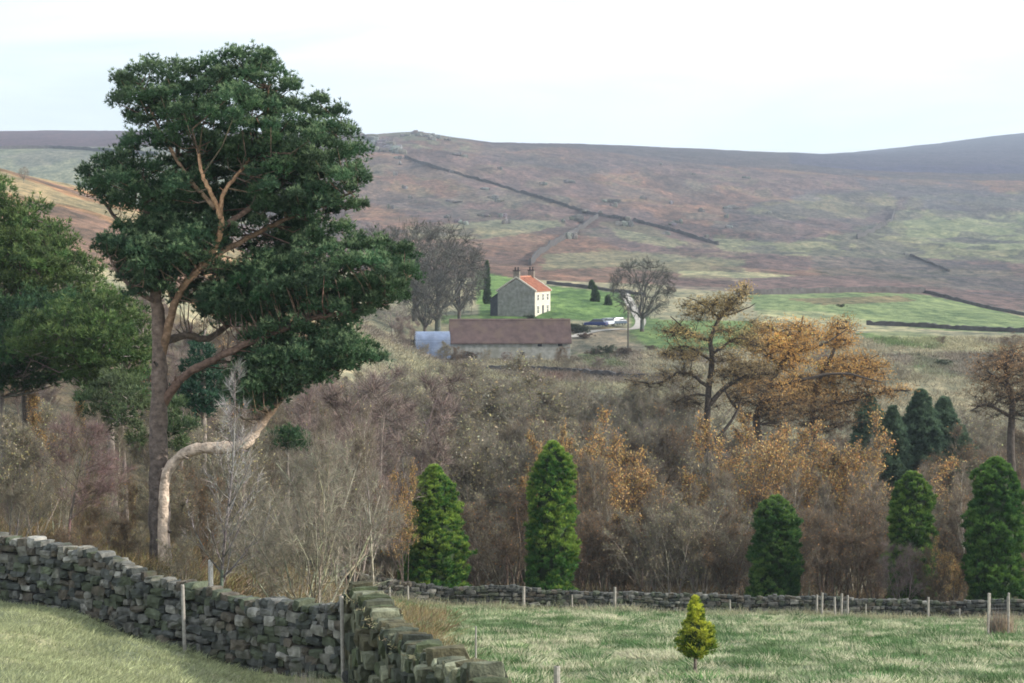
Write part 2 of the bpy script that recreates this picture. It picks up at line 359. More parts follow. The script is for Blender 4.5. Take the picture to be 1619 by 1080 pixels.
def pine_tufts(centers, rad, rng, per=70, k=9, L=.17, W=.028, c=PINE, flat=.62, litc=None, dark=None):
    n = len(centers)
    o = norm(rng.normal(size=(n, per, 3))); o[..., 2] = np.abs(o[..., 2])*.9+rng.normal(size=(n, per))*.28
    q = o*(rng.random((n, per, 1))**.35); q[..., 2] *= flat
    T = (centers[:, None]+q*rad[:, None, None]).reshape(-1, 3); TD = norm((o+A([0, 0, .55]))).reshape(-1, 3)
    cc = np.repeat(var(c, n, rng, .16, .05), per, 0)*(1+rng.normal(size=(n*per, 1))*.12)
    if litc is not None:
        hi = (q[..., 2].reshape(-1)/flat > .45) & (rng.random(n*per) < .6); cc[hi] = cc[hi]*.45+litc*.55  # upper tufts mixed lighter, painting the light on the clump tops
    m = len(T); D_ = norm(TD[:, None]*.9+rng.normal(size=(m, k, 3))*.62)
    return blades(np.repeat(T, k, 0), D_.reshape(-1, 3), L*(.7+.6*rng.random(m*k)), np.full(m*k, W), np.clip(np.repeat(cc, k, 0), .003, .9), rng)

def fill(poly, d, depth, spacing, rng, bulge=1., inset=.16):
    """clump centres through a crown whose outline is poly; depth shrinks towards the outline"""
    poly = A(poly, dtype=float); lo = poly.min(0); hi = poly.max(0); mpp = d/FOC
    n = int((hi-lo).prod()*mpp*mpp*depth/spacing**3*2.6)+4
    q = lo+rng.random((n*3, 2))*(hi-lo); q = q[inpoly(q[:, 0], q[:, 1], poly)]
    e = np.roll(poly, -1, 0)-poly
    t = np.clip(((q[:, None]-poly[None])*e[None]).sum(-1)/np.maximum((e*e).sum(-1), 1e-6)[None], 0, 1)
    dist = np.linalg.norm(q[:, None]-(poly[None]+t[..., None]*e[None]), axis=-1).min(1)*mpp
    kp = dist > inset; q = q[kp]; dist = dist[kp]
    lim = np.minimum(depth, .35+dist*1.5*bulge)
    dd = (rng.random(len(q))*2-1); dd = np.sign(dd)*np.abs(dd)**.6*lim
    pts = P(q[:, 0], q[:, 1], d+dd); out = []
    for p in pts:
        if all(((p-o)**2).sum() > spacing**2 for o in out[-260:]): out.append(p)
    return A(out)

def connectors(centers, skel, r=.022, col=BARKD, rng=None, drop=.25):
    sk = np.concatenate(skel); P0 = []; P1 = []; R0 = []; R1 = []
    for c in centers:
        dd = np.linalg.norm(sk-(c-[0, 0, .2]), axis=1)+np.maximum(0, sk[:, 2]-c[2])*1.5; s = sk[np.argmin(dd)]; l = np.linalg.norm(c-s)
        if l > 4.5: continue
        m = (s+c)/2+rng.normal(size=3)*.1*l-[0, 0, drop*l*.4]
        P0 += [s, m]; P1 += [m, c]; R0 += [r*(.6+.35*l), r*(.4+.25*l)]; R1 += [r*(.4+.25*l), r*.35]
    return tubes(P0, P1, R0, R1, 4, var(col, len(P0), rng, .15))

def skelpath(pp, d, r0, r1, m=5, wob=0, rng=None):
    pts = A([P(p[0], p[1], d+(p[2] if len(p) > 2 else 0)) for p in pp]); s = smoothpath(pts, m)
    if wob: s[1:] += rng.normal(size=(len(s)-1, 3))*wob
    return s, np.linspace(1, 0, len(s))**.8*(r0-r1)+r1

# --- the big pine
rng = np.random.default_rng(7)
dP = 62.
pine = thing('scots_pine', 'tall spreading pine with bare lower trunk rising behind the stone wall', 'tree', at(254, dP))
def local(parts, o):
    loc = A(o.location); return [(v-loc, f, c) for v, f, c in parts]
sk = []
def stubs(s, r, col):
    k = rng.integers(2, len(s)-1, size=4); dd = norm(rng.normal(size=(4, 3))+[0, 0, .3]); l = r[k]*1.2+.06+.14*rng.random(4)
    return [tubes(s[k], s[k]+dd*l[:, None], r[k]*.32, r[k]*.16, 5, np.tile(A(col)*.9, (4, 1)))]
def limbobj(nm, pp, r0, r1, col, parent, d=dP, k=9, smooth=True, lab=None, wob=.012, two=None, rprof=None):
    s, r = skelpath(pp, d, r0, r1, 5, wob, rng); sk.append(s); r = r if rprof is None else np.interp(np.linspace(0, 1, len(r)), *rprof); r = r*(1+rng.normal(size=len(r))*.05+.035*np.sin(np.arange(len(r))*.9))
    V, F, c = polytube(s, r, k, col)
    c *= 1+rng.normal(size=(len(c), 1))*.12
    if two is not None:
        h = np.clip((V[:, 2]-V[:, 2].min())/max(np.ptp(V[:, 2]), .1), 0, 1)[:, None]; h = h if lab is None else np.clip((h-.62)*8, 0, 1); c = c*(1-h)+two*h
    o = obj(nm, local([(V, F, c)]+stubs(s, r, col), parent), M_bark, parent, smooth)
    if lab: o['label'] = lab
    return o
limbobj('trunk', [(255, 900), (253, 860), (252, 780), (251, 700), (252, 620), (252, 560), (251, 510), (246, 460), (240, 400), (232, 340), (226, 280)], .34, .06, A([.115, .10, .092]), pine, two=A([.19, .13, .10]), k=14)
limbobj('limb', [(258, 905, -.30), (257, 850, -.30), (258, 790, -.28), (264, 748, -.28), (288, 719, -.3), (318, 709, -.4), (350, 708, -.5), (383, 704, -.6), (402, 685, -.5), (425, 655, -.3), (446, 628, 0), (480, 600, .2), (530, 575, .4)], .135, .05, A([.50, .40, .32]), pine, lab='low bare limb bending out from the trunk, its pale foot painting the sunlit bark', two=A([.13, .09, .06]), rprof=([0, .25, .42, .62, .72, 1], [.155, .15, .17, .165, .12, .05]))  # pale lower stretch paints the sunlit right side of the trunk
limbobj('limb', [(258, 640), (285, 600, -.2), (320, 578, -.3), (370, 552, -.5), (430, 527, -.6), (500, 503, -.5), (560, 492, -.4), (615, 462, -.3), (645, 440, 0)], .135, .03, A([.14, .09, .07]), pine)
limbobj('limb', [(256, 560), (268, 510, -.2), (283, 465, -.4), (305, 435, -.6), (345, 402, -.5), (400, 372, .1), (455, 345, .3), (510, 325, .2), (555, 305, 0)], .13, .025, A([.22, .14, .09]), pine)
limbobj('limb', [(262, 540, .3), (295, 530, .6), (330, 535, .9), (380, 500, 1.2), (450, 470, 1.3), (520, 440, 1.2), (590, 410, 1), (640, 400, .8)], .12, .03, A([.13, .1, .08]), pine)
limbobj('limb', [(300, 440, -.4), (335, 400, -.6), (350, 360, -.8), (346, 335, -.9), (333, 305, -1.2), (320, 275, -1.3), (312, 235, -.8), (300, 190, -.4)], .10, .03, A([.42, .25, .15]), pine, lab='orange-barked upper stem showing through the needles')
limbobj('limb', [(348, 345, -.9), (352, 310, -1.0), (372, 280, -.8), (395, 250, -.4), (420, 200, 0), (425, 140, 0)], .07, .02, A([.42, .25, .15]), pine)
limbobj('limb', [(352, 360, -.7), (420, 310, .2), (470, 270, .6), (510, 225, .6), (540, 195, .4)], .09, .03, A([.2, .13, .1]), pine)
limbobj('limb', [(242, 420), (215, 380, .3), (180, 340, .5), (150, 300, .4)], .09, .03, A([.15, .11, .09]), pine)
limbobj('limb', [(236, 370), (270, 300, .5), (280, 230, .8), (250, 160, .8), (215, 130, .6)], .09, .03, A([.2, .13, .1]), pine)
limbobj('limb', [(340, 330, -.7), (290, 270, -.4), (250, 200, 0), (230, 150, .2)], .07, .03, A([.3, .2, .13]), pine)
limbobj('limb', [(250, 480), (215, 460, -.5), (185, 430, -.6), (170, 400, -.6)], .07, .03, A([.15, .11, .09]), pine)
polys = [
 ([(167, 128), (200, 98), (240, 94), (285, 98), (318, 102), (324, 76), (350, 84), (365, 78), (400, 80), (430, 74), (445, 105), (478, 130), (486, 155), (515, 144), (530, 166), (562, 174), (560, 205), (583, 250), (585, 290), (578, 338), (540, 345), (505, 330), (475, 305), (430, 300), (405, 262), (372, 268), (350, 262), (300, 250), (250, 255), (235, 240), (190, 250), (182, 215), (200, 190), (172, 165)], 2.6, .50),
 ([(128, 312), (128, 272), (152, 252), (182, 234), (215, 240), (240, 290), (300, 290), (325, 300), (325, 345), (270, 350), (200, 345), (160, 332)], 1.8, .46),
 ([(150, 388), (165, 362), (200, 350), (270, 345), (330, 348), (378, 352), (385, 378), (335, 402), (318, 425), (270, 428), (240, 470), (205, 470), (178, 432), (150, 412)], 2.0, .46),
 ([(380, 345), (420, 316), (460, 312), (518, 308), (530, 330), (490, 348), (440, 352), (400, 370)], 1.0, .42),
 ([(440, 402), (478, 368), (540, 352), (600, 376), (640, 382), (666, 405), (662, 440), (645, 478), (600, 480), (560, 470), (505, 500), (440, 510), (400, 500), (385, 455), (402, 420)], 1.8, .47),
 ([(345, 600), (365, 560), (430, 535), (500, 515), (560, 512), (615, 560), (612, 590), (560, 590), (510, 612), (455, 640), (400, 660), (360, 640)], 1.4, .46),
 ([(345, 220), (480, 225), (545, 330), (500, 380), (430, 345), (392, 350), (372, 300)], 1.6, .46),
 ([(225, 250), (320, 250), (330, 300), (300, 345), (240, 345)], 1.6, .46),
 ([(160, 400), (225, 335), (330, 340), (372, 372), (345, 440), (290, 452), (262, 478), (205, 476)], 1.8, .42),
 ([(320, 440), (400, 400), (470, 395), (520, 440), (480, 500), (380, 515), (325, 500)], 1.5, .42),
 ([(360, 600), (380, 560), (450, 540), (560, 520), (590, 575), (500, 612), (450, 640), (415, 640)], 1.2, .44),
 ([(290, 225), (430, 225), (430, 330), (390, 360), (300, 350)], 1.0, .42, 2.0),
 ([(375, 395), (440, 345), (500, 335), (500, 400), (420, 430)], 1., .42, 1.6),
 ([(380, 505), (470, 470), (640, 425), (652, 470), (610, 500), (560, 520), (440, 548), (380, 548)], 1.2, .42),
 ([(262, 470), (300, 445), (345, 440), (380, 500), (330, 510), (285, 500)], .9, .44, 1.2),
 ([(300, 470), (340, 440), (400, 470), (420, 510), (350, 520), (310, 500)], 1.5, .6)]
cen = [fill(q[0], dP+(q[3] if len(q) > 3 else 0), q[1], q[2]*1.07, rng) for q in polys]; cen = np.concatenate(cen)
rad = .25+.22*rng.random(len(cen))
print('pine pads', len(cen))
parts = [pine_tufts(cen, rad, rng, 84, 11, .115, .026, PINE, .92, litc=A([.24, .33, .17]))]
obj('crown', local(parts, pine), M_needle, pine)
obj('branch_network', local([connectors(cen, sk, .024, A([.14, .10, .075]), rng)], pine), M_bark, pine)

def traced_tree(nm, label, cat, d, base_px, skel, polys, seed, style, colr, bark, group=None, pad=None, per=40, spacing=.5, extra=None):
    """a tree whose limbs and crown outline were surveyed one by one"""
    r = np.random.default_rng(seed); o = thing(nm, label, cat, at(base_px, d), 0, group); S_ = []; tr = []
    for pp, r0, r1 in skel:
        s, rr = skelpath(pp, d, r0, r1, 4, .015, r); S_.append(s); V, F, c = polytube(s, rr, 8, bark); tr.append((V, F, c*(1+r.normal(size=(len(c), 1))*.15)))
    cen = np.concatenate([fill(p_[0], d, p_[1], p_[2] if len(p_) > 2 else spacing, r) for p_ in polys]); rad = (pad or .5)*(.75+.5*r.random(len(cen)))
    tr.append(connectors(cen, S_, .03, bark, r, .1))
    obj('trunk', local(tr, o), M_bark, o, True)
    if style == 'pine':
        obj('crown', local([pine_tufts(cen, rad, r, per, 8, .2, .042, colr[0], .85, litc=colr[1])], o), M_needle, o)
    elif style == 'larch':
        n = len(cen); q = cen[:, None]+norm(r.normal(size=(n, per, 3)))*(r.random((n, per, 1))**.5)*rad[:, None, None]*[1.45, 1.45, .85]
        q = q.reshape(-1, 3); m = len(q); src = np.repeat(cen-[0, 0, .1], per, 0)
        sel = r.random(m) < .5
        tw = blades(src[sel], (q-src)[sel], np.linalg.norm((q-src)[sel], axis=1)*1.2, np.full(sel.sum(), .03), var(bark*.9, sel.sum(), r), r)
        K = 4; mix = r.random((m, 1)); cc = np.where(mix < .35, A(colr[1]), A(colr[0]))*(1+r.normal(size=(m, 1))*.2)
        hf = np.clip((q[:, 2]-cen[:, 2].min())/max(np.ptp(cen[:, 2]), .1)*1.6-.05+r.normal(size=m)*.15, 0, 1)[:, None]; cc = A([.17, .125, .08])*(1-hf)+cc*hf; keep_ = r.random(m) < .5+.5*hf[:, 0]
        cc = cc*(1+.28*np.repeat(r.normal(size=(n, 1)), per, 0))
        q = q[keep_]; cc = cc[keep_]; m = len(q); cc = np.repeat(cc, K, 0)
        lf = blades(np.repeat(q, K, 0), r.normal(size=(m*K, 3)), .10+.10*r.random(m*K), np.full(m*K, .04), np.clip(cc, .01, .9), r)
        obj('crown', local([tw, lf], o), M_leaf, o)
    return o

# --- generic grower
def grow(seed, H, stems=1, spread=.2, lv=3, kids=(9, 7, 6), ang=(55, 50, 45), ratio=(.5, .5, .5), r0=.12, up=.25, first=.25, twigs=9, twl=.5, tww=.012, wander=.12, crown_top=.25, sides=5):
    r = np.random.default_rng(seed); P0 = []; P1 = []; R0 = []; R1 = []; AP = []; AD = []
    def stem(p, d, L, rad, level, up_):
        n = max(3, int(5-level)); seg = L/n; pts = [p]; ds = []
        for k in range(n):
            d = norm(d+r.normal(size=3)*wander+A([0, 0, up_])*.35); ds.append(d); q = pts[-1]+d*seg
            a = rad*(1-k/n*.75); b = rad*(1-(k+1)/n*.75)
            P0.append(pts[-1]); P1.append(q); R0.append(a); R1.append(b); pts.append(q)
        if level >= lv:
            for k in range(1, n+1): AP.append(pts[k]); AD.append(ds[k-1])
            return
        nk = kids[level]; f0 = first if level == 0 else .2
        for c in range(nk):
            t = f0+(1-f0)*(c+r.random())/nk; k = min(n-1, int(t*n)); q = pts[k]+(pts[k+1]-pts[k])*(t*n-k); dd = ds[k]
            a_, b_ = frame(dd[None]); ph = r.random()*2*pi; an = radians(ang[level])*(.7+.6*r.random())
            nd = dd*cos(an)+(a_[0]*cos(ph)+b_[0]*sin(ph))*sin(an)
            taper = 1-(1-crown_top)*t if level == 0 else 1-.5*t
            stem(q, nd, L*ratio[level]*taper*(.75+.5*r.random()), max(rad*(1-t*.75)*.55, .006), level+1, up)
    for s in range(stems):
        an = 2*pi*s/stems+r.random(); sp = spread*(.4+.9*r.random()) if stems > 1 else spread*.1
        stem(A([cos(an)*.15, sin(an)*.15, -.1])*(stems > 1)+A([0, 0, -.15])*(stems == 1), norm(A([cos(an)*sp, sin(an)*sp, 1])), H*(.72+.28*r.random() if stems > 1 else 1)*.92, r0*(.6+.5*r.random() if stems > 1 else 1), 0, .12)
    AP = A(AP); AD = A(AD); n = len(AP)
    T = np.repeat(AP, twigs, 0); D_ = norm(np.repeat(AD, twigs, 0)+r.normal(size=(n*twigs, 3))*.65+[0, 0, up*.6])
    L_ = twl*(.5+.8*r.random(n*twigs))
    return A(P0), A(P1), A(R0), A(R1), T, D_, L_, r, tww, sides
def tree_meshes(g, bark, twigc, leafc=None, leafn=0, leafs=.07, leaf_top=0., leafc2=None):
    P0, P1, R0, R1, T, D_, L_, r, tww, sides = g
    H = P1[:, 2].max()
    tr = mesh_of('trunk', [tubes(P0, P1, R0, R1, sides, var(bark, len(P0), r, .12))], True); tr.materials.append(M_bark)
    par = [blades(T, D_, L_, np.full(len(T), tww), var(twigc, len(T), r, .2), r)]
    if leafn:
        w = np.where(T[:, 2]/H > leaf_top, 1., .12); w /= w.sum(); k = r.choice(len(T), leafn, p=w); q = T[k]+D_[k]*(L_[k]*r.random(leafn))[:, None]+r.normal(size=(leafn, 3))*.05
        c = var(leafc, leafn, r, .18, .08)
        if leafc2 is not None: s = r.random(leafn) < .35; c[s] = var(leafc2, s.sum(), r, .2)
        par.append(leaves(q, leafs*(.7+.6*r.random(leafn)), c, r))
    cr = mesh_of('crown', par); cr.materials.append(M_leaf if leafn else M_twig)
    return (tr, cr, H)
PUR = A([.195, .15, .13]); GREYT = A([.235, .21, .16]); BRN = A([.165, .13, .095]); PALT = A([.36, .33, .25]); OR1 = A([.50, .29, .10]); OR2 = A([.52, .38, .16]); YEL = A([.38, .33, .17])
KIND = {}
def kind(nm, lst): KIND[nm] = lst
kind('thicket', [tree_meshes(grow(s, 7, 6, .2, 3, (9, 5, 3), (34, 40, 40), (.42, .5, .5), .05, .4, .12, 3, .45, .013), A([.30, .27, .22]), GREYT*.95, YEL, 520, .085) for s in (1, 2, 3)])
kind('purple', [tree_meshes(grow(s, 7, 4, .25, 3, (9, 6, 4), (42, 40, 40), (.45, .5, .5), .05, .3, .15, 4, .5, .012), A([.24, .20, .175]), PUR, None, 0) for s in (11, 12)])
kind('brown', [tree_meshes(grow(s, 7, 5, .24, 3, (8, 6, 4), (42, 42, 40), (.45, .5, .5), .05, .3, .1, 3, .5, .013), A([.15, .12, .09]), BRN, A([.36, .20, .08]), 800, .07) for s in (21, 22)])
kind('upright', [tree_meshes(grow(s, 9, 2, .08, 3, (14, 6, 4), (32, 36, 38), (.36, .5, .5), .085, .55, .25, 3, .5, .012, .07, .3), A([.36, .33, .27]), A([.20, .165, .125]), YEL, 160, .08) for s in (91, 92, 93)])
kind('orange', [tree_meshes(grow(s, 8, 3, .22, 3, (9, 6, 4), (42, 45, 40), (.45, .5, .5), .07, .3, .2, 4, .45, .014), BARKD*1.8, BRN*1.2, OR1, 5000, .085, .3, OR2) for s in (31, 32, 33)])
kind('yellow', [tree_meshes(grow(s, 8, 4, .25, 3, (9, 6, 4), (38, 42, 40), (.42, .5, .5), .05, .35, .2, 5, .5, .014), BARKG*1.1, GREYT, YEL, 1700, .085, .5, PALT*1.1) for s in (41, 42)])
kind('sprawl', [tree_meshes(grow(s, 5.5, 16, .75, 3, (7, 4, 3), (42, 45, 40), (.5, .5, .5), .045, .15, .12, 4, .4, .011, .22), A([.33, .31, .23]), A([.26, .235, .185]), YEL*.8, 130, .05) for s in (51, 52)])
kind('sapling', [tree_meshes(grow(61, 7, 1, .02, 2, (30, 6), (48, 40), (.30, .45), .055, .5, .12, 3, .3, .010, .05, .12), A([.16, .15, .14]), A([.30, .28, .27]))])
kind('birch', [tree_meshes(grow(62, 6, 1, .1, 3, (16, 6, 4), (50, 40, 40), (.5, .5, .5), .07, .2, .3, 5, .42, .011, .045, .3), A([.15, .115, .095]), A([.23, .16, .15]), OR1, 60, .05)])
def dome(seed, H=14., R_=6., bole=.28, n1=10, n2=9, n3=8, tw=9, lean=0.):
    r = np.random.default_rng(seed); P0 = []; P1 = []; R0 = []; R1 = []
    def seg(a, b, ra, rb, m=3, sag=.12):
        a = A(a, dtype=float); b = A(b, dtype=float); q = [a+(b-a)*t+(r.normal(size=3)*sag*np.linalg.norm(b-a)*.35 if 0 < t < 1 else 0) for t in np.linspace(0, 1, m+1)]
        for k in range(m): P0.append(q[k]); P1.append(q[k+1]); R0.append(ra+(rb-ra)*k/m); R1.append(ra+(rb-ra)*(k+1)/m)
    cz = H*(1+bole)/2; hz = H*(1-bole)/2; fork = A([lean, 0, H*bole]); seg([0, 0, -.4], fork, H*.032, H*.026, 3, .03)
    def shell(f):
        d = norm(r.normal(size=3)); d[2] = d[2]*.9+.12; d = norm(d); return A([d[0]*R_*f+lean, d[1]*R_*f, cz+d[2]*hz*f-(hz*.15 if d[2] < 0 else 0)*0])
    h1 = []
    for k in range(n1):
        an = 2*pi*k/n1+r.random(); el = radians(20+65*r.random()); q = fork+A([cos(an)*cos(el)*R_*.62, sin(an)*cos(el)*R_*.62, sin(el)*hz*1.1]); s0 = fork*A([1, 1, .8+.3*r.random()]); seg(s0, q, H*.014, H*.007, 4); h1.append(q)
    h1 = A(h1); h2 = []
    for k in range(n1*n2):
        q = shell(.55+.3*r.random()); d = np.linalg.norm(h1-q, axis=1)+np.maximum(0, h1[:, 2]-q[2])*.7; a = h1[np.argmin(d)]; a = a*(.75+.25*r.random())+fork*.15 if r.random() < .3 else a; seg(a, q, H*.005, H*.0025, 3); h2.append(q)
    h2 = A(h2); T = []; D_ = []
    for k in range(n1*n2*n3):
        q = shell(.75+.25*r.random()**.7)*(1+.0*r.random()); q += r.normal(size=3)*R_*.05; d = np.linalg.norm(h2-q, axis=1); a = h2[np.argmin(d)]; seg(a, q, H*.0022, H*.001, 2, .2); T.append(q); D_.append(norm(q-a))
    T = A(T); D_ = A(D_); n = len(T); TT = np.repeat(T, tw, 0)-np.repeat(D_, tw, 0)*r.random((n*tw, 1))*.7; DD = norm(np.repeat(D_, tw, 0)+r.normal(size=(n*tw, 3))*.7+[0, 0, .25])
    return A(P0), A(P1), A(R0), A(R1), TT, DD, H*.05*(.5+.8*r.random(n*tw)), r, H*.0022, 5
kind('roundd', [tree_meshes(dome(s, 14, R_, bo, n3=12), A([.095, .09, .078]), A([.066, .068, .058])) for s, R_, bo in ((74, 6.4, .16), (75, 6.0, .2), (76, 6.6, .14))])
kind('round', [tree_meshes(dome(s, 14, R_, bo), A([.26, .235, .20]), A([.17, .15, .13])) for s, R_, bo in ((71, 6.2, .26), (72, 6.0, .2), (73, 6.6, .22))])
kind('larchy', [tree_meshes(grow(s, 14, 1, .04, 2, (34, 10), (82, 45), (.34, .35), .22, .05, .22, 8, .45, .02, .08, .2), BARKD, BARKD*1.4, A([.34, .20, .07]), 7000, .09, 0., OR2*.8) for s in (81, 82)])
def plant(kn, px, d, top, label, cat='tree', nm=None, group=None, vi=None, wf=1., dx=0, rzs=None):
    L = KIND[kn]; r = int(px*7+d*13); tr, cr, H = L[(r if vi is None else vi) % len(L)]
    x, y, z = at(px, d); h = float(zof(top, d))-z; s = h/H
    o = thing(nm or 'bare_tree', label, cat, (x, y, z-.05), (r % 628)/100, group); o.scale = (s*wf, s*wf, s)
    for m_, me in (('trunk', tr), ('crown', cr)): obj(m_, me, None, o)
    return o

# --- left background pines
C1 = (A([.072, .122, .040]), A([.17, .225, .075])); C2 = (A([.040, .085, .040]), A([.075, .13, .045]))
traced_tree('pine_tree', 'broad green pine cut off by the left edge, beside the big pine', 'tree', 88, 40,
 [([(40, 840), (45, 700), (40, 560), (30, 450), (20, 340)], .3, .06), ([(42, 560), (90, 500), (140, 450)], .12, .03), ([(30, 500), (-20, 450), (-60, 400)], .12, .03), ([(35, 470), (70, 420), (95, 370)], .1, .03)],
 [([(-90, 300), (-30, 275), (8, 285), (25, 318), (60, 325), (95, 350), (120, 385), (150, 410), (165, 445), (172, 475), (130, 492), (60, 500), (0, 515), (-90, 520)], 3.2)], 5, 'pine', C1, BARKD*1.3, pad=.6, per=52, spacing=.66)
traced_tree('pine_tree', 'smaller dark pine crown low between the left-edge pine and the big trunk', 'tree', 80, 175,
 [([(180, 840), (175, 700), (170, 600), (165, 520)], .18, .05), ([(172, 640), (210, 570), (225, 530)], .07, .03), ([(170, 640), (120, 560), (60, 520)], .07, .03)],
 [([(20, 520), (80, 490), (140, 465), (190, 460), (232, 485), (240, 560), (236, 640), (170, 640), (120, 610), (70, 585), (10, 560)], 2.2)], 6, 'pine', C1, BARKG, pad=.5, per=46, spacing=.6)
traced_tree('pine_tree', 'young dark conifer seen below the low limb of the big pine', 'tree', 84, 325,
 [([(325, 860), (322, 700), (322, 560), (325, 520)], .14, .03)],
 [([(325, 520), (350, 570), (362, 620), (350, 660), (300, 670), (272, 640), (280, 600), (300, 560)], 1.3)], 8, 'pine', (A([.030, .075, .045]), A([.05, .11, .06])), BARKG, pad=.45, per=46, spacing=.55)
traced_tree('holly_bush', 'small dark evergreen bush behind the bare sapling', 'bush', 80, 455,
 [([(455, 800), (455, 740), (455, 690)], .08, .02)],
 [([(420, 700), (440, 672), (470, 668), (490, 690), (485, 715), (440, 722)], .8)], 9, 'pine', C2, BARKG, pad=.4, per=40, spacing=.5)
traced_tree('holly_bush', 'dull green evergreen bush against the left side of the big pine trunk', 'bush', 76, 200,
 [([(200, 860), (198, 760), (192, 640)], .12, .03)],
 [([(120, 610), (170, 585), (232, 600), (236, 660), (225, 715), (170, 700), (130, 670)], 1.6)], 10, 'pine', (A([.075, .105, .05]), A([.14, .18, .08])), BARKG, pad=.45, per=34, spacing=.62)
traced_tree('pine_tree', 'dark lower pine boughs at the left edge under the broad pine', 'tree', 84, 5,
 [([(8, 860), (5, 700), (0, 560)], .16, .05)],
 [([(-80, 465), (60, 465), (150, 465), (182, 520), (160, 600), (60, 622), (-80, 635)], 2.2)], 11, 'pine', C2, BARKG, pad=.55, per=50, spacing=.65)
traced_tree('holly_bush', 'grey-green shrub right of the big pine trunk below the side limb', 'bush', 74, 290,
 [([(290, 860), (288, 760), (286, 680)], .1, .03)],
 [([(262, 640), (290, 625), (312, 660), (305, 710), (285, 735), (262, 720)], 1.)], 12, 'pine', (A([.06, .095, .04]), A([.12, .17, .07])), BARKG, pad=.4, per=34, spacing=.5)
# --- dark pines on the right
C3 = (A([.034, .075, .042]), A([.055, .105, .055]))
CLUMP = [(1375, 182, 622, 66, 'short dark conifer at the left end of the blue-green conifer clump'), (1412, 166, 642, 60, 'second conifer from left in the blue-green conifer clump'), (1456, 170, 616, 84, 'tallest broad conifer in the middle of the blue-green conifer clump'), (1494, 178, 628, 70, 'tall conifer right of centre in the blue-green conifer clump'), (1520, 166, 672, 66, 'paler conifer at the right end of the blue-green conifer clump')]
# --- larches
LC = (A([.54, .30, .09]), A([.70, .44, .14])); LCd = (A([.27, .21, .10]), A([.46, .33, .13]))
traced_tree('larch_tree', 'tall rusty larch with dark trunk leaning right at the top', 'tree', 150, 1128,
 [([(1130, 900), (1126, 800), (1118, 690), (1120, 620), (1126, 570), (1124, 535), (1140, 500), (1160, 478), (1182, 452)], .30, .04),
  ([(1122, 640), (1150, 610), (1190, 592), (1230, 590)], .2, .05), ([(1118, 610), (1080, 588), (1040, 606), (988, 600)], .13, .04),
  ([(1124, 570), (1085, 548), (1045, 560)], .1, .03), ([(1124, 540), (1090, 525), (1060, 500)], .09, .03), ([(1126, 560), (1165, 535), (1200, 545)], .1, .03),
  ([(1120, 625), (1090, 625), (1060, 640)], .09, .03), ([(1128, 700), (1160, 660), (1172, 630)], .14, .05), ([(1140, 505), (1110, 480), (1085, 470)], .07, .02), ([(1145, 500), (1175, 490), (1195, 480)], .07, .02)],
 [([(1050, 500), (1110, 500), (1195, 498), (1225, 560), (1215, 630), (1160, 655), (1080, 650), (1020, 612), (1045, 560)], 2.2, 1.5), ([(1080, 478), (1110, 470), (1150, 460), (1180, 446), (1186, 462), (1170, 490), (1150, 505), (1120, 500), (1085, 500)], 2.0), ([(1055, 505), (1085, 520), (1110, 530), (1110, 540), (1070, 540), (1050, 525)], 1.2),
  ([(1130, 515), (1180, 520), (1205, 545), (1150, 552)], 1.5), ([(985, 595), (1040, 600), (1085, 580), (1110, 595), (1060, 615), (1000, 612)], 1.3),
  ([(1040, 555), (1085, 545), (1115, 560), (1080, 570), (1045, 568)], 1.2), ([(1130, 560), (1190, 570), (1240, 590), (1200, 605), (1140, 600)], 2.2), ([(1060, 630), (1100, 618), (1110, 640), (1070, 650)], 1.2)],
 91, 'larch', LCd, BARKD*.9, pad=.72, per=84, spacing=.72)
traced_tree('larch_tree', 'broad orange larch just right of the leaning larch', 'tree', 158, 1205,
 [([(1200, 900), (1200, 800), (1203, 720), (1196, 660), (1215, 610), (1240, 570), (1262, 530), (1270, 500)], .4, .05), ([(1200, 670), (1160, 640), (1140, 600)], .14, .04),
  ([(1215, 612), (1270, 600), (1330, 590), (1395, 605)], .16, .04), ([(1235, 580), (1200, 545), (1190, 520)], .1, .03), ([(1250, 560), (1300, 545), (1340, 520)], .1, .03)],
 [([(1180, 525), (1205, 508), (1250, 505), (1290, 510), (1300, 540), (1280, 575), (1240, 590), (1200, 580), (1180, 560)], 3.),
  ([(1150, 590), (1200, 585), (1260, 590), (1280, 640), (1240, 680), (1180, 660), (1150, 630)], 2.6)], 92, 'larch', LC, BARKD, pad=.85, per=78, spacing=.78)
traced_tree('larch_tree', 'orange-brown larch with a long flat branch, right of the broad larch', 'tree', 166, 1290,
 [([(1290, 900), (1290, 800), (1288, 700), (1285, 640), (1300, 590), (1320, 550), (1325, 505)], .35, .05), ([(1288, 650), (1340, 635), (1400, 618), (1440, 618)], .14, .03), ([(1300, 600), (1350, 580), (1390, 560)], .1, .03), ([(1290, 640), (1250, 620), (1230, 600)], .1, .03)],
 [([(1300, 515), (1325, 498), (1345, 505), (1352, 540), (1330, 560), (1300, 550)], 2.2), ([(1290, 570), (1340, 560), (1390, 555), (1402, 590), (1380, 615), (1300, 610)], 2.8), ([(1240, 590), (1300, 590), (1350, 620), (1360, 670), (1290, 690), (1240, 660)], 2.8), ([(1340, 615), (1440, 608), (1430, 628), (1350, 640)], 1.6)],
 93, 'larch', LC, BARKD, pad=.85, per=78, spacing=.78)
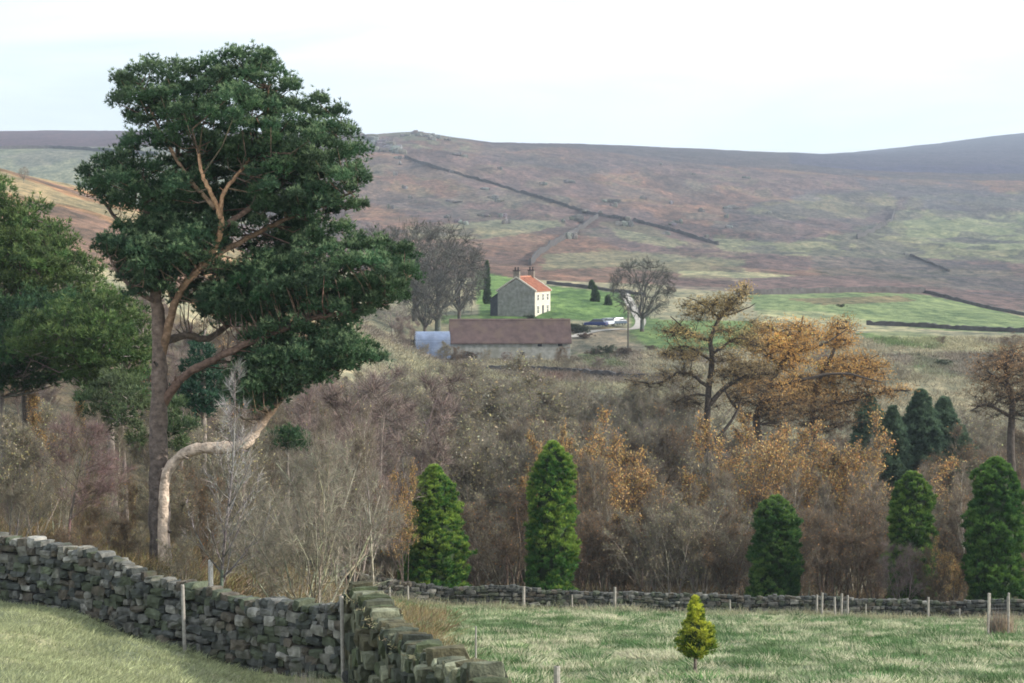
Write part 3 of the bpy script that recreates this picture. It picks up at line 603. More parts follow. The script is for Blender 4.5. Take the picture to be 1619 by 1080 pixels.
traced_tree('larch_tree', 'thinly leaved brown larch at the right edge above the last cypress', 'tree', 150, 1600,
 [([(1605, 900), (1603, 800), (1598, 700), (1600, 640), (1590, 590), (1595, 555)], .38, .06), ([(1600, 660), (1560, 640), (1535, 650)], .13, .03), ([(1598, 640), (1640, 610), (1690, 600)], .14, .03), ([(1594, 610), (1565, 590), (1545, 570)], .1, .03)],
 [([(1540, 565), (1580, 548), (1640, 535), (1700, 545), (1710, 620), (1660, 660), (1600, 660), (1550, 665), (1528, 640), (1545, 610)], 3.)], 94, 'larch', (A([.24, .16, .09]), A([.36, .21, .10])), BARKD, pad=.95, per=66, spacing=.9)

# --- columnar cypresses
def cypress(px, d, top, wpx, label, seed, shape='column', c=CYP, nm='cypress_tree', tip=CYPT, stemh=.0, dens=1., sl=.23, lump_s=.23, group='clipped green cypresses along the far wall', rag=.34):
    r = np.random.default_rng(seed); x, y, z = at(px, d); H = float(zof(top, d))-z; W = wpx*d/FOC/2
    o = thing(nm, label, 'tree', (x, y, z), 0, group)
    def prof(t):
        if shape == 'cone': return np.interp(t, [0, .08, .3, .6, .85, 1], [.95, 1, .97, .82, .58, .12])
        if shape == 'bud': return np.interp(t, [0, .1, .32, .5, .64, .82, 1], [.3, .9, 1, .78, .42, .36, .06])
        return np.interp(t, [0, .1, .5, .8, .93, 1], [.92, 1, 1, .90, .66, .12])
    nc = int(190*W*H*dens/2.2)+20; ct = (np.arange(nc)+r.random(nc))/nc; cp = np.arange(nc)*2.39996+r.normal(size=nc)*.4; ls = lump_s*np.clip(prof(ct), .35, 1)
    ls = ls*(.6+.8*r.random(nc)); Rc_ = W*prof(ct)*(.86-rag*.5+rag*r.random(nc)+.16*(r.random(nc) < .07)+.08*np.sin(ct*H*2.4+cp+seed)+.30*fbm(cp % (2*pi)*1.1, ct*H*.9, seed+9, 3))-ls*.30; cc3 = np.stack([Rc_*np.cos(cp), Rc_*np.sin(cp), stemh+ct*(H-stemh-ls*.5)], -1)
    per_ = 26; m_ = nc*per_; dd = norm(r.normal(size=(m_, 3))+np.repeat(np.stack([np.cos(cp), np.sin(cp), np.full(nc, .5)], -1), per_, 0)*.7)
    B = np.repeat(cc3, per_, 0)+dd*np.repeat(ls, per_)[:, None]*A([.9, .9, .62])*(.45+.55*r.random((m_, 1)))
    K = 5; D_ = norm(np.repeat(dd+[0, 0, .35], K, 0)+r.normal(size=(m_*K, 3))*.45)
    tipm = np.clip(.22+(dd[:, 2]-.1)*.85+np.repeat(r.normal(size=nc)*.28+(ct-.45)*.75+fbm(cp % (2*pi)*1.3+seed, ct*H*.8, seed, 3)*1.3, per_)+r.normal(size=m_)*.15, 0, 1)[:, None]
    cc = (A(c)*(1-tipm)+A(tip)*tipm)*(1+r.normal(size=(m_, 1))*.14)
    L_ = sl*(.5+.7*r.random(m_*K))
    fol = blades(np.repeat(B, K, 0)-D_*(L_*.4)[:, None], D_, L_, np.full(m_*K, sl*.22), np.clip(np.repeat(cc, K, 0), .004, .9), r)
    # inner branch mass
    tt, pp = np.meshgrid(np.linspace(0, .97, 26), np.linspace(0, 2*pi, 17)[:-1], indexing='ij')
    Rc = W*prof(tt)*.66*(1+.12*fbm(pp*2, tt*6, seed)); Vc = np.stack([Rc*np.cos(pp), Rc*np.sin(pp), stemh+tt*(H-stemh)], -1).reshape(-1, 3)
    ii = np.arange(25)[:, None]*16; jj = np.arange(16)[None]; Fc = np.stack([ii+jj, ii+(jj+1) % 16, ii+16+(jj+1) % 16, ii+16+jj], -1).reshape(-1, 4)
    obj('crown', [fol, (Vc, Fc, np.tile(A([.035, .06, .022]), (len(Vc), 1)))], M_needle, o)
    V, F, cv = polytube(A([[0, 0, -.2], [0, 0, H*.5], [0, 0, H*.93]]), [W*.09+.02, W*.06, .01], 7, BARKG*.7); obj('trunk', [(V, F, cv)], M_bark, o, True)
    return o
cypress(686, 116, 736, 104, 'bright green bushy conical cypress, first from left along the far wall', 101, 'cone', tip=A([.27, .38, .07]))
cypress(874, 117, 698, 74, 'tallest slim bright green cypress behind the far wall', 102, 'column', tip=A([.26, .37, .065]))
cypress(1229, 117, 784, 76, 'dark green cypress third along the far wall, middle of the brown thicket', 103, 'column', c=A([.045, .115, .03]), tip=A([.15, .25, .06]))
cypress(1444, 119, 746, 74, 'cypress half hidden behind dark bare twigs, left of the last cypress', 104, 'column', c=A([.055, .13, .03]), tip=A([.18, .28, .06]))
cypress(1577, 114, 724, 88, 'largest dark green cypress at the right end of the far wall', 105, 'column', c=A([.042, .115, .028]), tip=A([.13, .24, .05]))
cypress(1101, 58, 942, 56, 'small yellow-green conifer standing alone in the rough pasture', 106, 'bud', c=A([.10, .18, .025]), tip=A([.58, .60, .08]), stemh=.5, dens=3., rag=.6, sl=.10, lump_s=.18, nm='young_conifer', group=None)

for px_, d_, t_, w_, l_ in CLUMP:
    cypress(px_, d_, t_, w_, l_, px_, 'cone', c=A([.06, .105, .07]) if px_ < 1510 else A([.09, .13, .09]), tip=A([.12, .185, .11]), dens=.45, sl=.34, lump_s=.5, nm='dark_conifer', group='blue-green conifers behind the wood', rag=.55)
# --- foreground thicket behind the near wall
plant('sapling', 347, 58, 575, 'slim leafless sapling standing in front of the big pine, right of its trunk', nm='bare_sapling')
plant('birch', 102, 60, 655, 'purple-twigged young birch behind the left part of the near wall', nm='birch_tree', wf=1.15)
plant('sprawl', 490, 60, 690, 'sprawling pale bare bush of arching branches behind the near wall', 'bush', 'bare_bush', wf=.72, vi=0)
plant('sprawl', 400, 66, 760, 'lower bare bush between sapling and sprawling pale bush', 'bush', 'bare_bush', wf=.7, vi=1)
plant('sprawl', 300, 72, 760, 'dim bare bush just right of the big pine trunk', 'bush', 'bare_bush', wf=.9)
plant('purple', 560, 112, 612, 'rounded purple-brown bare tree left of the first cypress', 'tree', vi=0, wf=1.1)
plant('purple', 500, 118, 596, 'purple-brown bare tree behind the sprawling pale bush', 'tree', vi=1, wf=1.1)
plant('purple', 640, 134, 640, 'purple-brown bare tree just above the first cypress', 'tree', vi=1, wf=1.)
plant('orange', 640, 110, 735, 'small orange-leaved shrub hugging the left side of the first cypress', 'shrub', 'leafy_shrub', vi=0, wf=.5)
plant('orange', 85, 84, 612, 'orange-topped small tree above the purple birch at left', 'tree', 'leafy_tree', vi=1, wf=.7)
plant('orange', 1510, 114, 850, 'rust-red leafy shrub between the last two cypresses', 'shrub', 'leafy_shrub', vi=2, wf=.65)
plant('yellow', 20, 60, 640, 'grey-green bush with pale leaves at the left edge behind the near wall', 'bush', 'leafy_bush', vi=0, wf=.9)
plant('orange', 150, 100, 690, 'faded orange shrub between the birch and the big pine trunk', 'shrub', 'leafy_shrub', vi=2)
r = np.random.default_rng(77)
CY = [686, 874, 1229, 1444, 1577]
def where(px):
    if px < 250: return 'left of the big pine trunk'
    if px < 420: return 'right of the big pine trunk'
    if px < 640: return 'left of the first cypress'
    if px < 874: return 'between the first and second cypress'
    if px < 1060: return 'right of the tallest cypress'
    if px < 1229: return 'left of the third cypress'
    if px < 1444: return 'between the third and fourth cypress'
    return 'right of the fourth cypress'
ADJ = {'upright': 'slim pale-stemmed bare tree', 'thicket': 'grey bare many-stemmed tree', 'purple': 'purple-brown bare tree', 'brown': 'dark brown bare bush', 'orange': 'orange-leaved tree', 'yellow': 'sparse yellow-leaved tree', 'sprawl': 'pale sprawling bare bush'}
NM = {'upright': 'bare_tree', 'thicket': 'bare_tree', 'purple': 'bare_tree', 'brown': 'bare_bush', 'orange': 'leafy_tree', 'yellow': 'leafy_tree', 'sprawl': 'bare_bush'}
def row(p0, p1, step, d, top, kinds, rowname, wf=1.):
    px = p0
    while px < p1:
        q = px+r.normal()*step*.2; kn = kinds[int(r.integers(len(kinds)))]
        lab = f'{ADJ[kn]} {rowname} {where(q)}'
        plant(kn, q, d+r.normal()*2.2, top+r.normal()*17, lab, 'bush' if 'bush' in NM[kn] else 'tree', NM[kn], lab.replace(ADJ[kn], ADJ[kn]+'s'), int(r.integers(6)), wf*(.9+.3*r.random()))
        px += step
row(600, 860, 30, 150, 655, ['upright'], 'in the middle row', .9)
row(900, 1640, 62, 128, 745, ['upright'], 'in the front row', .9)
row(400, 620, 50, 100, 640, ['upright'], 'in the wooded bank', .9)
row(20, 240, 52, 72, 680, ['upright'], 'near the wall', .8)
row(590, 1640, 40, 123, 800, ['brown', 'thicket', 'brown', 'thicket', 'brown'], 'in the front row', 1.15)
row(590, 940, 30, 142, 690, ['thicket', 'thicket', 'thicket', 'yellow'], 'in the middle row', 1.1)
row(890, 1400, 42, 142, 715, ['brown', 'orange', 'brown', 'thicket'], 'in the middle row', 1.1)
row(1400, 1660, 40, 145, 790, ['brown', 'thicket'], 'in the middle row', 1.1)
row(590, 880, 26, 182, 612, ['yellow', 'thicket', 'yellow'], 'in the back row', 1.2)
row(560, 1120, 34, 222, 588, ['yellow', 'thicket', 'thicket'], 'in the farthest row', 1.3)
row(880, 1120, 30, 165, 650, ['thicket', 'thicket', 'brown'], 'behind the orange trees', 1.)
row(1130, 1640, 40, 200, 668, ['thicket', 'yellow', 'brown'], 'in the farthest row', 1.2)
row(880, 1130, 40, 178, 690, ['thicket', 'purple'], 'in the back row', 1.)
row(1440, 1660, 44, 170, 715, ['thicket', 'brown', 'thicket'], 'in the back row', 1.)
row(-20, 330, 38, 68, 742, ['thicket', 'brown', 'thicket', 'yellow'], 'close behind the near wall', .9)
row(-20, 300, 50, 60, 830, ['brown', 'thicket', 'brown'], 'low against the near wall', 1.2)
row(-20, 420, 46, 98, 640, ['thicket', 'yellow', 'purple'], 'in the wooded bank', 1.)
row(300, 560, 42, 108, 690, ['thicket', 'brown', 'purple'], 'in the wooded bank', 1.)
row(380, 640, 46, 150, 600, ['thicket', 'yellow', 'purple'], 'far down the slope', 1.1)
row(0, 380, 60, 160, 560, ['thicket', 'purple', 'brown'], 'far down the slope', 1.2)
row(-10, 460, 44, 125, 560, ['thicket', 'yellow', 'brown', 'purple'], 'high on the wooded bank', 1.1)
row(-10, 460, 48, 200, 470, ['thicket', 'purple', 'brown'], 'on the far bank', 1.3)
row(240, 420, 36, 76, 690, ['thicket', 'brown'], 'at the foot of the bank', .9)
for px, d, top, t in [(955, 134, 690, 'orange-leaved tree right of the tallest cypress, top of the thicket'), (1012, 136, 655, 'bright orange tree rising highest in the middle of the thicket'),
   (1160, 136, 662, 'orange-leaved tree directly under the leaning larch'), (1262, 136, 690, 'orange-leaved tree above the third cypress'), (1322, 138, 650, 'orange-leaved tree below the long flat larch branch'),
   (908, 138, 700, 'yellow-orange tree touching the right side of the tallest cypress'), (1215, 150, 655, 'pale orange tree between the two larch trunks')]:
    plant('orange', px, d, top, t, 'tree', 'leafy_tree', wf=.85)
plant('orange', 872, 121, 672, 'orange-tipped sapling showing just above the tallest cypress', 'tree', 'leafy_tree', wf=.35)
plant('purple', 1432, 115.5, 862, 'dark bare twiggy bush in front of the fourth cypress', 'bush', 'bare_bush', vi=0, wf=1.)
plant('brown', 1476, 115.8, 850, 'dark brown bare bush against the right of the fourth cypress', 'bush', 'bare_bush', vi=1, wf=1.)

# undergrowth: brambles and dead grass too many to count
def tussocks(name, n, area, rng, blades_n, L, W, colf, mat, label, kind_='stuff', spread=.22, lean=.6, keep=None):
    pts = area(n, rng)
    if keep is not None: pts = pts[keep(pts)]
    n = len(pts); z = ground(pts[:, 0], pts[:, 1]); size = .6+.8*rng.random(n)
    C0 = colf(pts, rng); B = np.repeat(np.column_stack([pts, z]), blades_n, 0); m = len(B)
    off = rng.normal(size=(m, 2))*spread*np.repeat(size, blades_n)[:, None]; B[:, :2] += off; B[:, 2] -= .03
    D_ = np.column_stack([off/spread*lean+rng.normal(size=(m, 2))*.3, np.full(m, 1.)])
    D_[:, 0] -= .15
    c = np.repeat(C0, blades_n, 0)*(1+rng.normal(size=(m, 1))*.14)
    o = obj(name, [blades(B, D_, L*np.repeat(size, blades_n)*(.6+.7*rng.random(m)), np.full(m, W), np.clip(c, .01, .9), rng, .15)], mat)
    return tag(o, label, 'grass', kind=kind_)
def sector(p0, p1, d0, d1):
    def f(n, rng):
        d = np.sqrt(d0*d0+(d1*d1-d0*d0)*rng.random(n)); px = p0+(p1-p0)*rng.random(n)
        return np.column_stack([(px-809.5)/FOC/CP*d, d])
    return f
# wall lines (photo bearing, distance)
NW = [(-160, 54.5), (0, 52), (100, 50.6), (200, 49.2), (290, 47.8), (400, 46.2), (500, 44.7), (562, 43.8)]
SW = [(568, 43.9), (607, 41.2), (655, 38.2), (705, 35), (748, 31.8), (785, 28.3)]
def nwd(px): return np.interp(px, [p for p, _ in NW], [d for _, d in NW])
rg = np.random.default_rng(303)
def near_keep(p):
    px = 809.5+p[:, 0]/p[:, 1]*FOC*CP
    sw = np.interp(px, [p_ for p_, _ in SW], [d for _, d in SW])
    return (p[:, 1] < nwd(px)-.5) & ((px < 560) | (p[:, 1] < sw-.5))
def gcol(pts, rng):
    c = cover_at(pts[:, 0], pts[:, 1]); s = rng.random(len(pts)) < .25; c = c.copy(); c[s] = STRAW*1.15
    return c*(1+rng.normal(size=(len(pts), 1))*.15)*A([1.0, 1.12, .95])
def fieldcol(pts, rng):
    v = 1.3*fbm(pts[:, 0]/1.1, pts[:, 1]/1.5, 61, 3)+.5*fbm(pts[:, 0]/9, pts[:, 1]/9, 71, 3)+rng.normal(size=len(pts))*.12; t = np.clip(.62+v*2.6, 0, 1)[:, None]
    return (A([.145, .205, .10])*(1-t)+A([.46, .44, .31])*t)*(1+rng.normal(size=(len(pts), 1))*.12)
kf = lambda p: (809.5+p[:, 0]/p[:, 1]*FOC*CP > 570) & ((p[:, 1] > 56) | (p[:, 1] > .8+np.interp(809.5+p[:, 0]/p[:, 1]*FOC*CP, [q for q, _ in SW], [q for _, q in SW])))
tussocks('pasture_grass', 9000, sector(560, 1720, 47, 109.5), rg, 22, .16, .034, lambda p, q: fieldcol(p, q)*A([.85, 1, .8]), M_grass, 'short green and straw pasture grass', spread=.2, keep=kf)
tussocks('pasture_tussocks', 6500, sector(560, 1720, 47, 109.5), rg, 42, .25, .03, lambda p, q: fieldcol(p, q)*1.15, M_grass, 'pale straw tussocks across the rough pasture', spread=.15, keep=kf, lean=.8)
tussocks('pasture_rushes', 1300, sector(560, 1720, 47, 109.5), rg, 60, .30, .034, lambda p, q: var(A([.075, .15, .05]), len(p), q, .2), M_grass, 'darker green rushy tufts across the rough pasture', spread=.24, keep=kf, lean=.5)
tussocks('bank_grass', 15000, sector(-120, 840, 29, 54), rg, 15, .14, .018, gcol, M_grass, 'short straw-coloured grass on the bank below the near wall', spread=.12, keep=near_keep)
tussocks('undergrowth', 5200, sector(-120, 700, 54, 100), rg, 16, .55, .03, lambda p, q: var(A([.22, .17, .085]), len(p), q, .3, .1), M_grass, 'brown dead undergrowth under the trees', spread=.3)
tussocks('undergrowth', 3800, sector(560, 1720, 113, 150), rg, 14, .7, .05, lambda p, q: var(A([.13, .10, .06]), len(p), q, .3, .1), M_grass, 'dark dead undergrowth beneath the thicket', spread=.4)
tussocks('rough_grass', 9000, sector(560, 1720, 225, 350), rg, 12, .8, .10, lambda p, q: cover_at(p[:, 0], p[:, 1])*(1+q.normal(size=(len(p), 1))*.25), M_grass, 'pale rushy rough grass on the slope below the farm', spread=.7)
tussocks('wall_foot_grass', 700, sector(600, 1720, 107.5, 109.2), rg, 16, .5, .03, lambda p, q: var(STRAW*1.05, len(p), q, .12), M_grass, 'long straw grass along the foot of the far wall', spread=.2)
for px, d, h in [(590, 39, .75), (484, 42, .5), (602, 38.6, .6)]:
    x, y, z = at(px, d); n = 160
    B = np.column_stack([x+rg.normal(size=n)*.16, y+rg.normal(size=n)*.16, np.full(n, z-.05)])
    D_ = np.column_stack([rg.normal(size=(n, 2))*.16, np.ones(n)])
    o = obj('grass_tuft', [blades(B-[x, y, z], D_, h*(.6+.6*rg.random(n)), np.full(n, .022), var(A([.46, .40, .30]), n, rg, .15), rg, .05)], M_grass, loc=(x, y, z))
    tag(o, {590: 'tall pale dry grass tuft at the foot of the wall corner', 484: 'shorter pale grass tuft at the bottom left of the wall corner', 602: 'pale grass tuft nearest the descending wall'}[px], 'grass tuft')

# ------------------------------------------------------------------ drystone walls
cube = A([[x, y, z] for x in (-1, 0, 1) for y in (-1, 0, 1) for z in (-1, 0, 1) if (x, y, z) != (0, 0, 0)], dtype=float)
idx = {tuple(v): k for k, v in enumerate(cube.astype(int))}
cq = []
for ax in range(3):
    for s in (-1, 1):
        o1, o2 = [a for a in range(3) if a != ax]
        for u in (-1, 0):
            for w in (-1, 0):
                q = []
                for du, dw in ((0, 0), (1, 0), (1, 1), (0, 1)):
                    v = [0, 0, 0]; v[ax] = s; v[o1] = u+du; v[o2] = w+dw; q.append(idx[tuple(v)])
                if (s > 0) == (ax == 1): q = q[::-1]
                cq.append(q)
CQ = A(cq); CS = norm(cube)*1.25
def stones(C_, X, Y, size, rng, cols, roundness=.38, jit=.09):
    n = len(C_); base = cube*(1-roundness)*.98+CS*roundness*.85
    p = base[None]+rng.normal(size=(n, 26, 3))*jit; p = p*size[:, None]/2
    tilt = rng.normal(size=n)*.07; cx, sx = np.cos(tilt)[:, None], np.sin(tilt)[:, None]
    a = p[..., 0]*cx-p[..., 2]*sx; c = p[..., 0]*sx+p[..., 2]*cx
    W_ = C_[:, None]+X[:, None]*a[..., None]+Y[:, None]*p[..., 1:2]+A([0, 0, 1.])*c[..., None]
    F = (CQ[None]+np.arange(n)[:, None, None]*26).reshape(-1, 4)
    return W_.reshape(-1, 3), F, np.repeat(cols, 26, 0)
STC = A([[.13, .13, .12], [.085, .09, .085], [.165, .16, .14], [.095, .11, .075], [.115, .10, .08], [.06, .066, .062], [.30, .29, .26]])
def drywall(name, label, path, height, seed, ch=.2, ln=.42, thick=.6, cope=True, cols=STC, topfn=None, group=None, rough=1.):
    """path: (x,y) metres; stones laid in rough courses on both faces, copings on top"""
    r = np.random.default_rng(seed); path = A(path, dtype=float); seg = np.linalg.norm(np.diff(path, axis=0), axis=1); cum = np.concatenate([[0], np.cumsum(seg)]); Lt = cum[-1]
    def at_(s): return np.column_stack([np.interp(s, cum, path[:, 0]), np.interp(s, cum, path[:, 1])])
    Cs = []; Xs = []; Ys = []; Zs = []
    nc = int(round(height/ch))
    for side in (-1, 1):
        for k in range(nc):
            s = -r.random()*ln
            while s < Lt:
                l = ln*(.45+1.1*r.random()**1.3); h = ch*(.75+.65*r.random()); m = min(max(s+l/2, 0), Lt); s += l*1.0
                p = at_(A([m]))[0]; q = at_(A([min(m+.3, Lt)]))[0]-at_(A([max(m-.3, 0)]))[0]; t = q/np.linalg.norm(q); nrm = A([-t[1], t[0]])
                wob = .05*math.sin(m*.9+k*1.3); hh = height*(1 if topfn is None else topfn(m/Lt))
                zz = float(ground(p[0], p[1]))+(k+.5)/nc*hh+wob*.5+r.normal()*.02*rough-.04
                f = thick/2*(1-.22*k/nc); off = side*(f-.14+r.normal()*.035*rough)
                Cs.append([p[0]+nrm[0]*off, p[1]+nrm[1]*off, zz]); Xs.append([t[0], t[1], 0]); Ys.append([nrm[0], nrm[1], 0]); Zs.append([l*1.02, .34, h*hh/height*1.06])
    if cope:
        s = 0
        while s < Lt:
            l = ln*(.35+.5*r.random()); m = min(s+l/2, Lt); s += l
            p = at_(A([m]))[0]; q = at_(A([min(m+.3, Lt)]))[0]-at_(A([max(m-.3, 0)]))[0]; t = q/np.linalg.norm(q); nrm = A([-t[1], t[0]]); hh = height*(1 if topfn is None else topfn(m/Lt))
            Cs.append([p[0], p[1], float(ground(p[0], p[1]))+hh+.04+r.normal()*.03*rough]); Xs.append([t[0], t[1], 0]); Ys.append([nrm[0], nrm[1], 0]); Zs.append([l*1.1, thick*(.6+.3*r.random()), ch*(.8+.9*r.random())])
    Cs = A(Cs); n = len(Cs); cc = cols[r.integers(len(cols)-1, size=n)]*(1+r.normal(size=(n, 1))*.16); pal = r.random(n) < .05; cc[pal] = cols[-1]
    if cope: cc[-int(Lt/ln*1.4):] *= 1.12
    st = stones(Cs, A(Xs), A(Ys), A(Zs), r, np.clip(cc, .03, .6))
    s = np.linspace(0, Lt, max(3, int(Lt/1.0))); c = at_(s); t = norm(np.gradient(c, axis=0)); nr = np.column_stack([-t[:, 1], t[:, 0]]); g0 = ground(c[:, 0], c[:, 1])
    hh = np.full(len(s), height) if topfn is None else height*A([topfn(v/Lt) for v in s])
    ring = np.stack([np.column_stack([c-nr*(thick/2-.17), g0-.2]), np.column_stack([c-nr*(thick/2-.24), g0+hh-.02]), np.column_stack([c+nr*(thick/2-.24), g0+hh-.02]), np.column_stack([c+nr*(thick/2-.17), g0-.2])], 1)
    V = ring.reshape(-1, 3); ii = np.arange(len(s)-1)[:, None]*4; jj = np.arange(4)[None]; F = np.stack([ii+jj, ii+(jj+1) % 4, ii+4+(jj+1) % 4, ii+4+jj], -1).reshape(-1, 4)
    ends = A([[0, 1, 2, 3], [len(V)-1, len(V)-2, len(V)-3, len(V)-4]])
    x0, y0 = path[0]; o = A([x0, y0, float(ground(x0, y0))])
    ob = obj(name, [(st[0]-o, st[1], st[2]), (V-o, np.concatenate([F, ends]), np.tile(A([.05, .048, .042]), (len(V), 1)))], M_stone, loc=o)  # dark inner box added to block light between the stones
    return tag(ob, label, 'stone wall', group)
def pxy(lst): return [((p-809.5)/FOC/CP*d, d) for p, d in lst]
# heights chosen so the top line follows the surveyed one
drywall('drystone_wall', 'lichened drystone field wall curving down from the left edge', pxy(NW), 1.42, 401, .175, .34, cols=STC*.82)
def swtop(t): return float(np.interp(t, [0, .1, .3, .5, .62, .8, .9, 1], [1.12, 1.05, .93, .86, .82, .85, .80, .6]))
drywall('drystone_wall', 'mossy tumbledown drystone wall coming towards the viewer from the corner', pxy(SW), 1.55, 402, .27, .40, .8, topfn=swtop, cols=STC*A([.68, .72, .54]), rough=2.2)
FWL = [(470, 107), (560, 109), (700, 110.5), (900, 110.8), (1100, 110.8), (1300, 110.6), (1450, 110.4), (1619, 109.5), (1760, 108.5)]
drywall('drystone_wall', 'long low drystone wall across the far side of the pasture', pxy(FWL), .92, 403, .17, .42, .55, cols=STC*.62)

rc = np.random.default_rng(31); n = 2600; t_ = rc.random(n)*.55; q = A(pxy(SW)); cumq = np.linspace(0, 1, len(q)); X_ = np.interp(t_, cumq, q[:, 0])+rc.normal(size=n)*.17; Y_ = np.interp(t_, cumq, q[:, 1])+rc.normal(size=n)*.12
sel = (vnoise(t_*26, t_*0, 4) > .35); X_ = X_[sel]; Y_ = Y_[sel]; t_ = t_[sel]; n = len(X_)
Z_ = ground(X_, Y_)+1.55*A([swtop(v) for v in t_])+.03
tag(obj('wall_top_grass', [blades(np.column_stack([X_, Y_, Z_]), np.column_stack([rc.normal(size=(n, 2))*.8, np.full(n, .7)]), .10+.14*rc.random(n), np.full(n, .02), var(A([.42, .38, .22]), n, rc, .2), rc, .3)], M_grass), 'dry grass and moss growing on top of the tumbledown wall near the corner', 'grass', kind='stuff')
M_farstone = attr_mat('far_wall_stone', .95, 0, .6, .4, base=(.07, .066, .066))
def farwall(label, pts, h=1.5, thick=.8, seed=0, dr=None, name='moor_wall'):
    """surveyed bearings to a wall line on the hillside, dropped onto the land"""
    r = np.random.default_rng(seed); q = []
    for (a, b), (c, d) in zip(pts[:-1], pts[1:]):
        n = max(2, int(abs(c-a)/6)+int(abs(d-b)/3))
        for t in np.arange(n)/n: q.append((a+(c-a)*t, b+(d-b)*t))
    q.append(pts[-1]); W_ = []
    for px, py in q:
        dd = hit(px, py, *(dr or (330, 3000))); x, y, z = ray(px, py); W_.append((x/y*dd, dd))
    c = A(W_); c = blur(c, 0, 2); t = norm(np.gradient(c, axis=0)); nr = np.column_stack([-t[:, 1], t[:, 0]]); g0 = ground(c[:, 0], c[:, 1]); hh = h*(1+r.normal(size=len(c))*.12)
    ring = np.stack([np.column_stack([c-nr*thick/2, g0-.6]), np.column_stack([c-nr*thick*.35, g0+hh]), np.column_stack([c+nr*thick*.35, g0+hh]), np.column_stack([c+nr*thick/2, g0-.6])], 1)
    V = ring.reshape(-1, 3); ii = np.arange(len(c)-1)[:, None]*4; jj = np.arange(4)[None]; F = np.stack([ii+jj, ii+(jj+1) % 4, ii+4+(jj+1) % 4, ii+4+jj], -1).reshape(-1, 4)
    o = V[0].copy(); ob = obj(name, [(V-o, np.concatenate([F, [[0, 1, 2, 3], [len(V)-1, len(V)-2, len(V)-3, len(V)-4]]]), None)], M_farstone, loc=o)
    return tag(ob, label, 'stone wall')
farwall('long dark wall running down the heather hillside from the crag', [(640, 250), (700, 270), (780, 292), (860, 316), (935, 340), (1000, 350), (1070, 368), (1135, 388)], 1.6, seed=1)
farwall('short dark wall dropping from the long hillside wall to the farmhouse', [(945, 345), (915, 365), (880, 385), (850, 405), (838, 420)], 2., seed=2)
farwall('wall below the broad pale field on the right hillside', [(1413, 338), (1408, 352), (1385, 364), (1355, 378)], 2.4, seed=3)
farwall('dark wall between the heather and the long green field', [(1165, 466), (1250, 465), (1330, 462), (1400, 461), (1462, 463)], 1.2, seed=4)
farwall('dark wall slanting down to the right edge of the long green field', [(1462, 463), (1510, 475), (1560, 488), (1619, 499), (1720, 512)], .8, seed=5)
farwall('dark wall along the bottom of the long green field', [(1370, 514), (1450, 517), (1540, 523), (1619, 526), (1720, 530)], .75, seed=6)
farwall('low wall above the bright lawn behind the farmhouse', [(866, 449), (920, 455), (960, 460), (985, 463), (1020, 468)], .7, seed=7)
farwall('wall beside the lane below the farm yard', [(760, 583), (840, 585), (900, 588), (1000, 597), (1060, 600)], .6, seed=8, dr=(240, 380))
farwall('broken dark wall beneath the pale field at far right', [(1430, 402), (1480, 420), (1500, 430)], .8, seed=9)
farwall('dark boundary wall under the moor top at far left', [(0, 236), (90, 235), (170, 240), (250, 246)], 2.6, seed=10)

# ------------------------------------------------------------------ boulders and crag
def boulder(px, py, w, h, seed, label, dr=(500, 2600), name='boulder', group=None, c=(.15, .145, .14)):
    r = np.random.default_rng(seed); d = hit(px, py, *dr); x, y, z = at(px, d); n = r.integers(3, 7)
    s = np.column_stack([r.normal(size=n)*w*.28, r.normal(size=n)*w*.1, h*.2+r.random(n)*h*.3]); sz = np.column_stack([w*(.35+.4*r.random(n)), w*.5*(.6+.5*r.random(n)), h*(.6+.6*r.random(n))])
    st = stones(s, np.tile(A([1., 0, 0]), (n, 1)), np.tile(A([0, 1., 0]), (n, 1)), sz, r, var(c, n, r, .2), .5, .12)
    o = obj(name, [st], M_stone, loc=(x, y, z-.1*h)); return tag(o, label, 'rock', group)
for k, (px, py, w, h) in enumerate([(578, 219, 13, 5), (587, 222, 12, 5), (597, 225, 14, 6), (606, 230, 12, 5), (614, 236, 15, 6), (624, 240, 11, 5), (632, 243, 10, 4), (590, 236, 11, 4), (603, 240, 9, 4), (612, 225, 9, 4)]):
    boulder(px, py, w, h, 500+k, 'grey gritstone crag blocks on the hill edge right of the big pine', (1000, 2100), 'rock_outcrop', 'crag blocks left of the summit knoll')
for k, (px, py, w, h) in enumerate([(660, 212, 9, 4), (676, 216, 11, 3.5), (690, 219, 8, 3), (645, 215, 7, 3), (705, 222, 7, 3), (683, 222, 9, 3)]):
    boulder(px, py, w, h, 520+k, 'dark boulders round the summit knoll of the hill', (1000, 2100), 'rock_outcrop', 'crag blocks on the summit knoll')
rb = np.random.default_rng(55)
for k in range(46):
    px = 600+rb.random()*620; py = 232+(px-600)*.06+rb.random()*(130)
    boulder(px, py, 2.5+5*rb.random()**2, 1.5+1.6*rb.random(), 560+k, 'grey boulder scattered on the heather slope above the farm', group='boulders scattered on the heather slope')

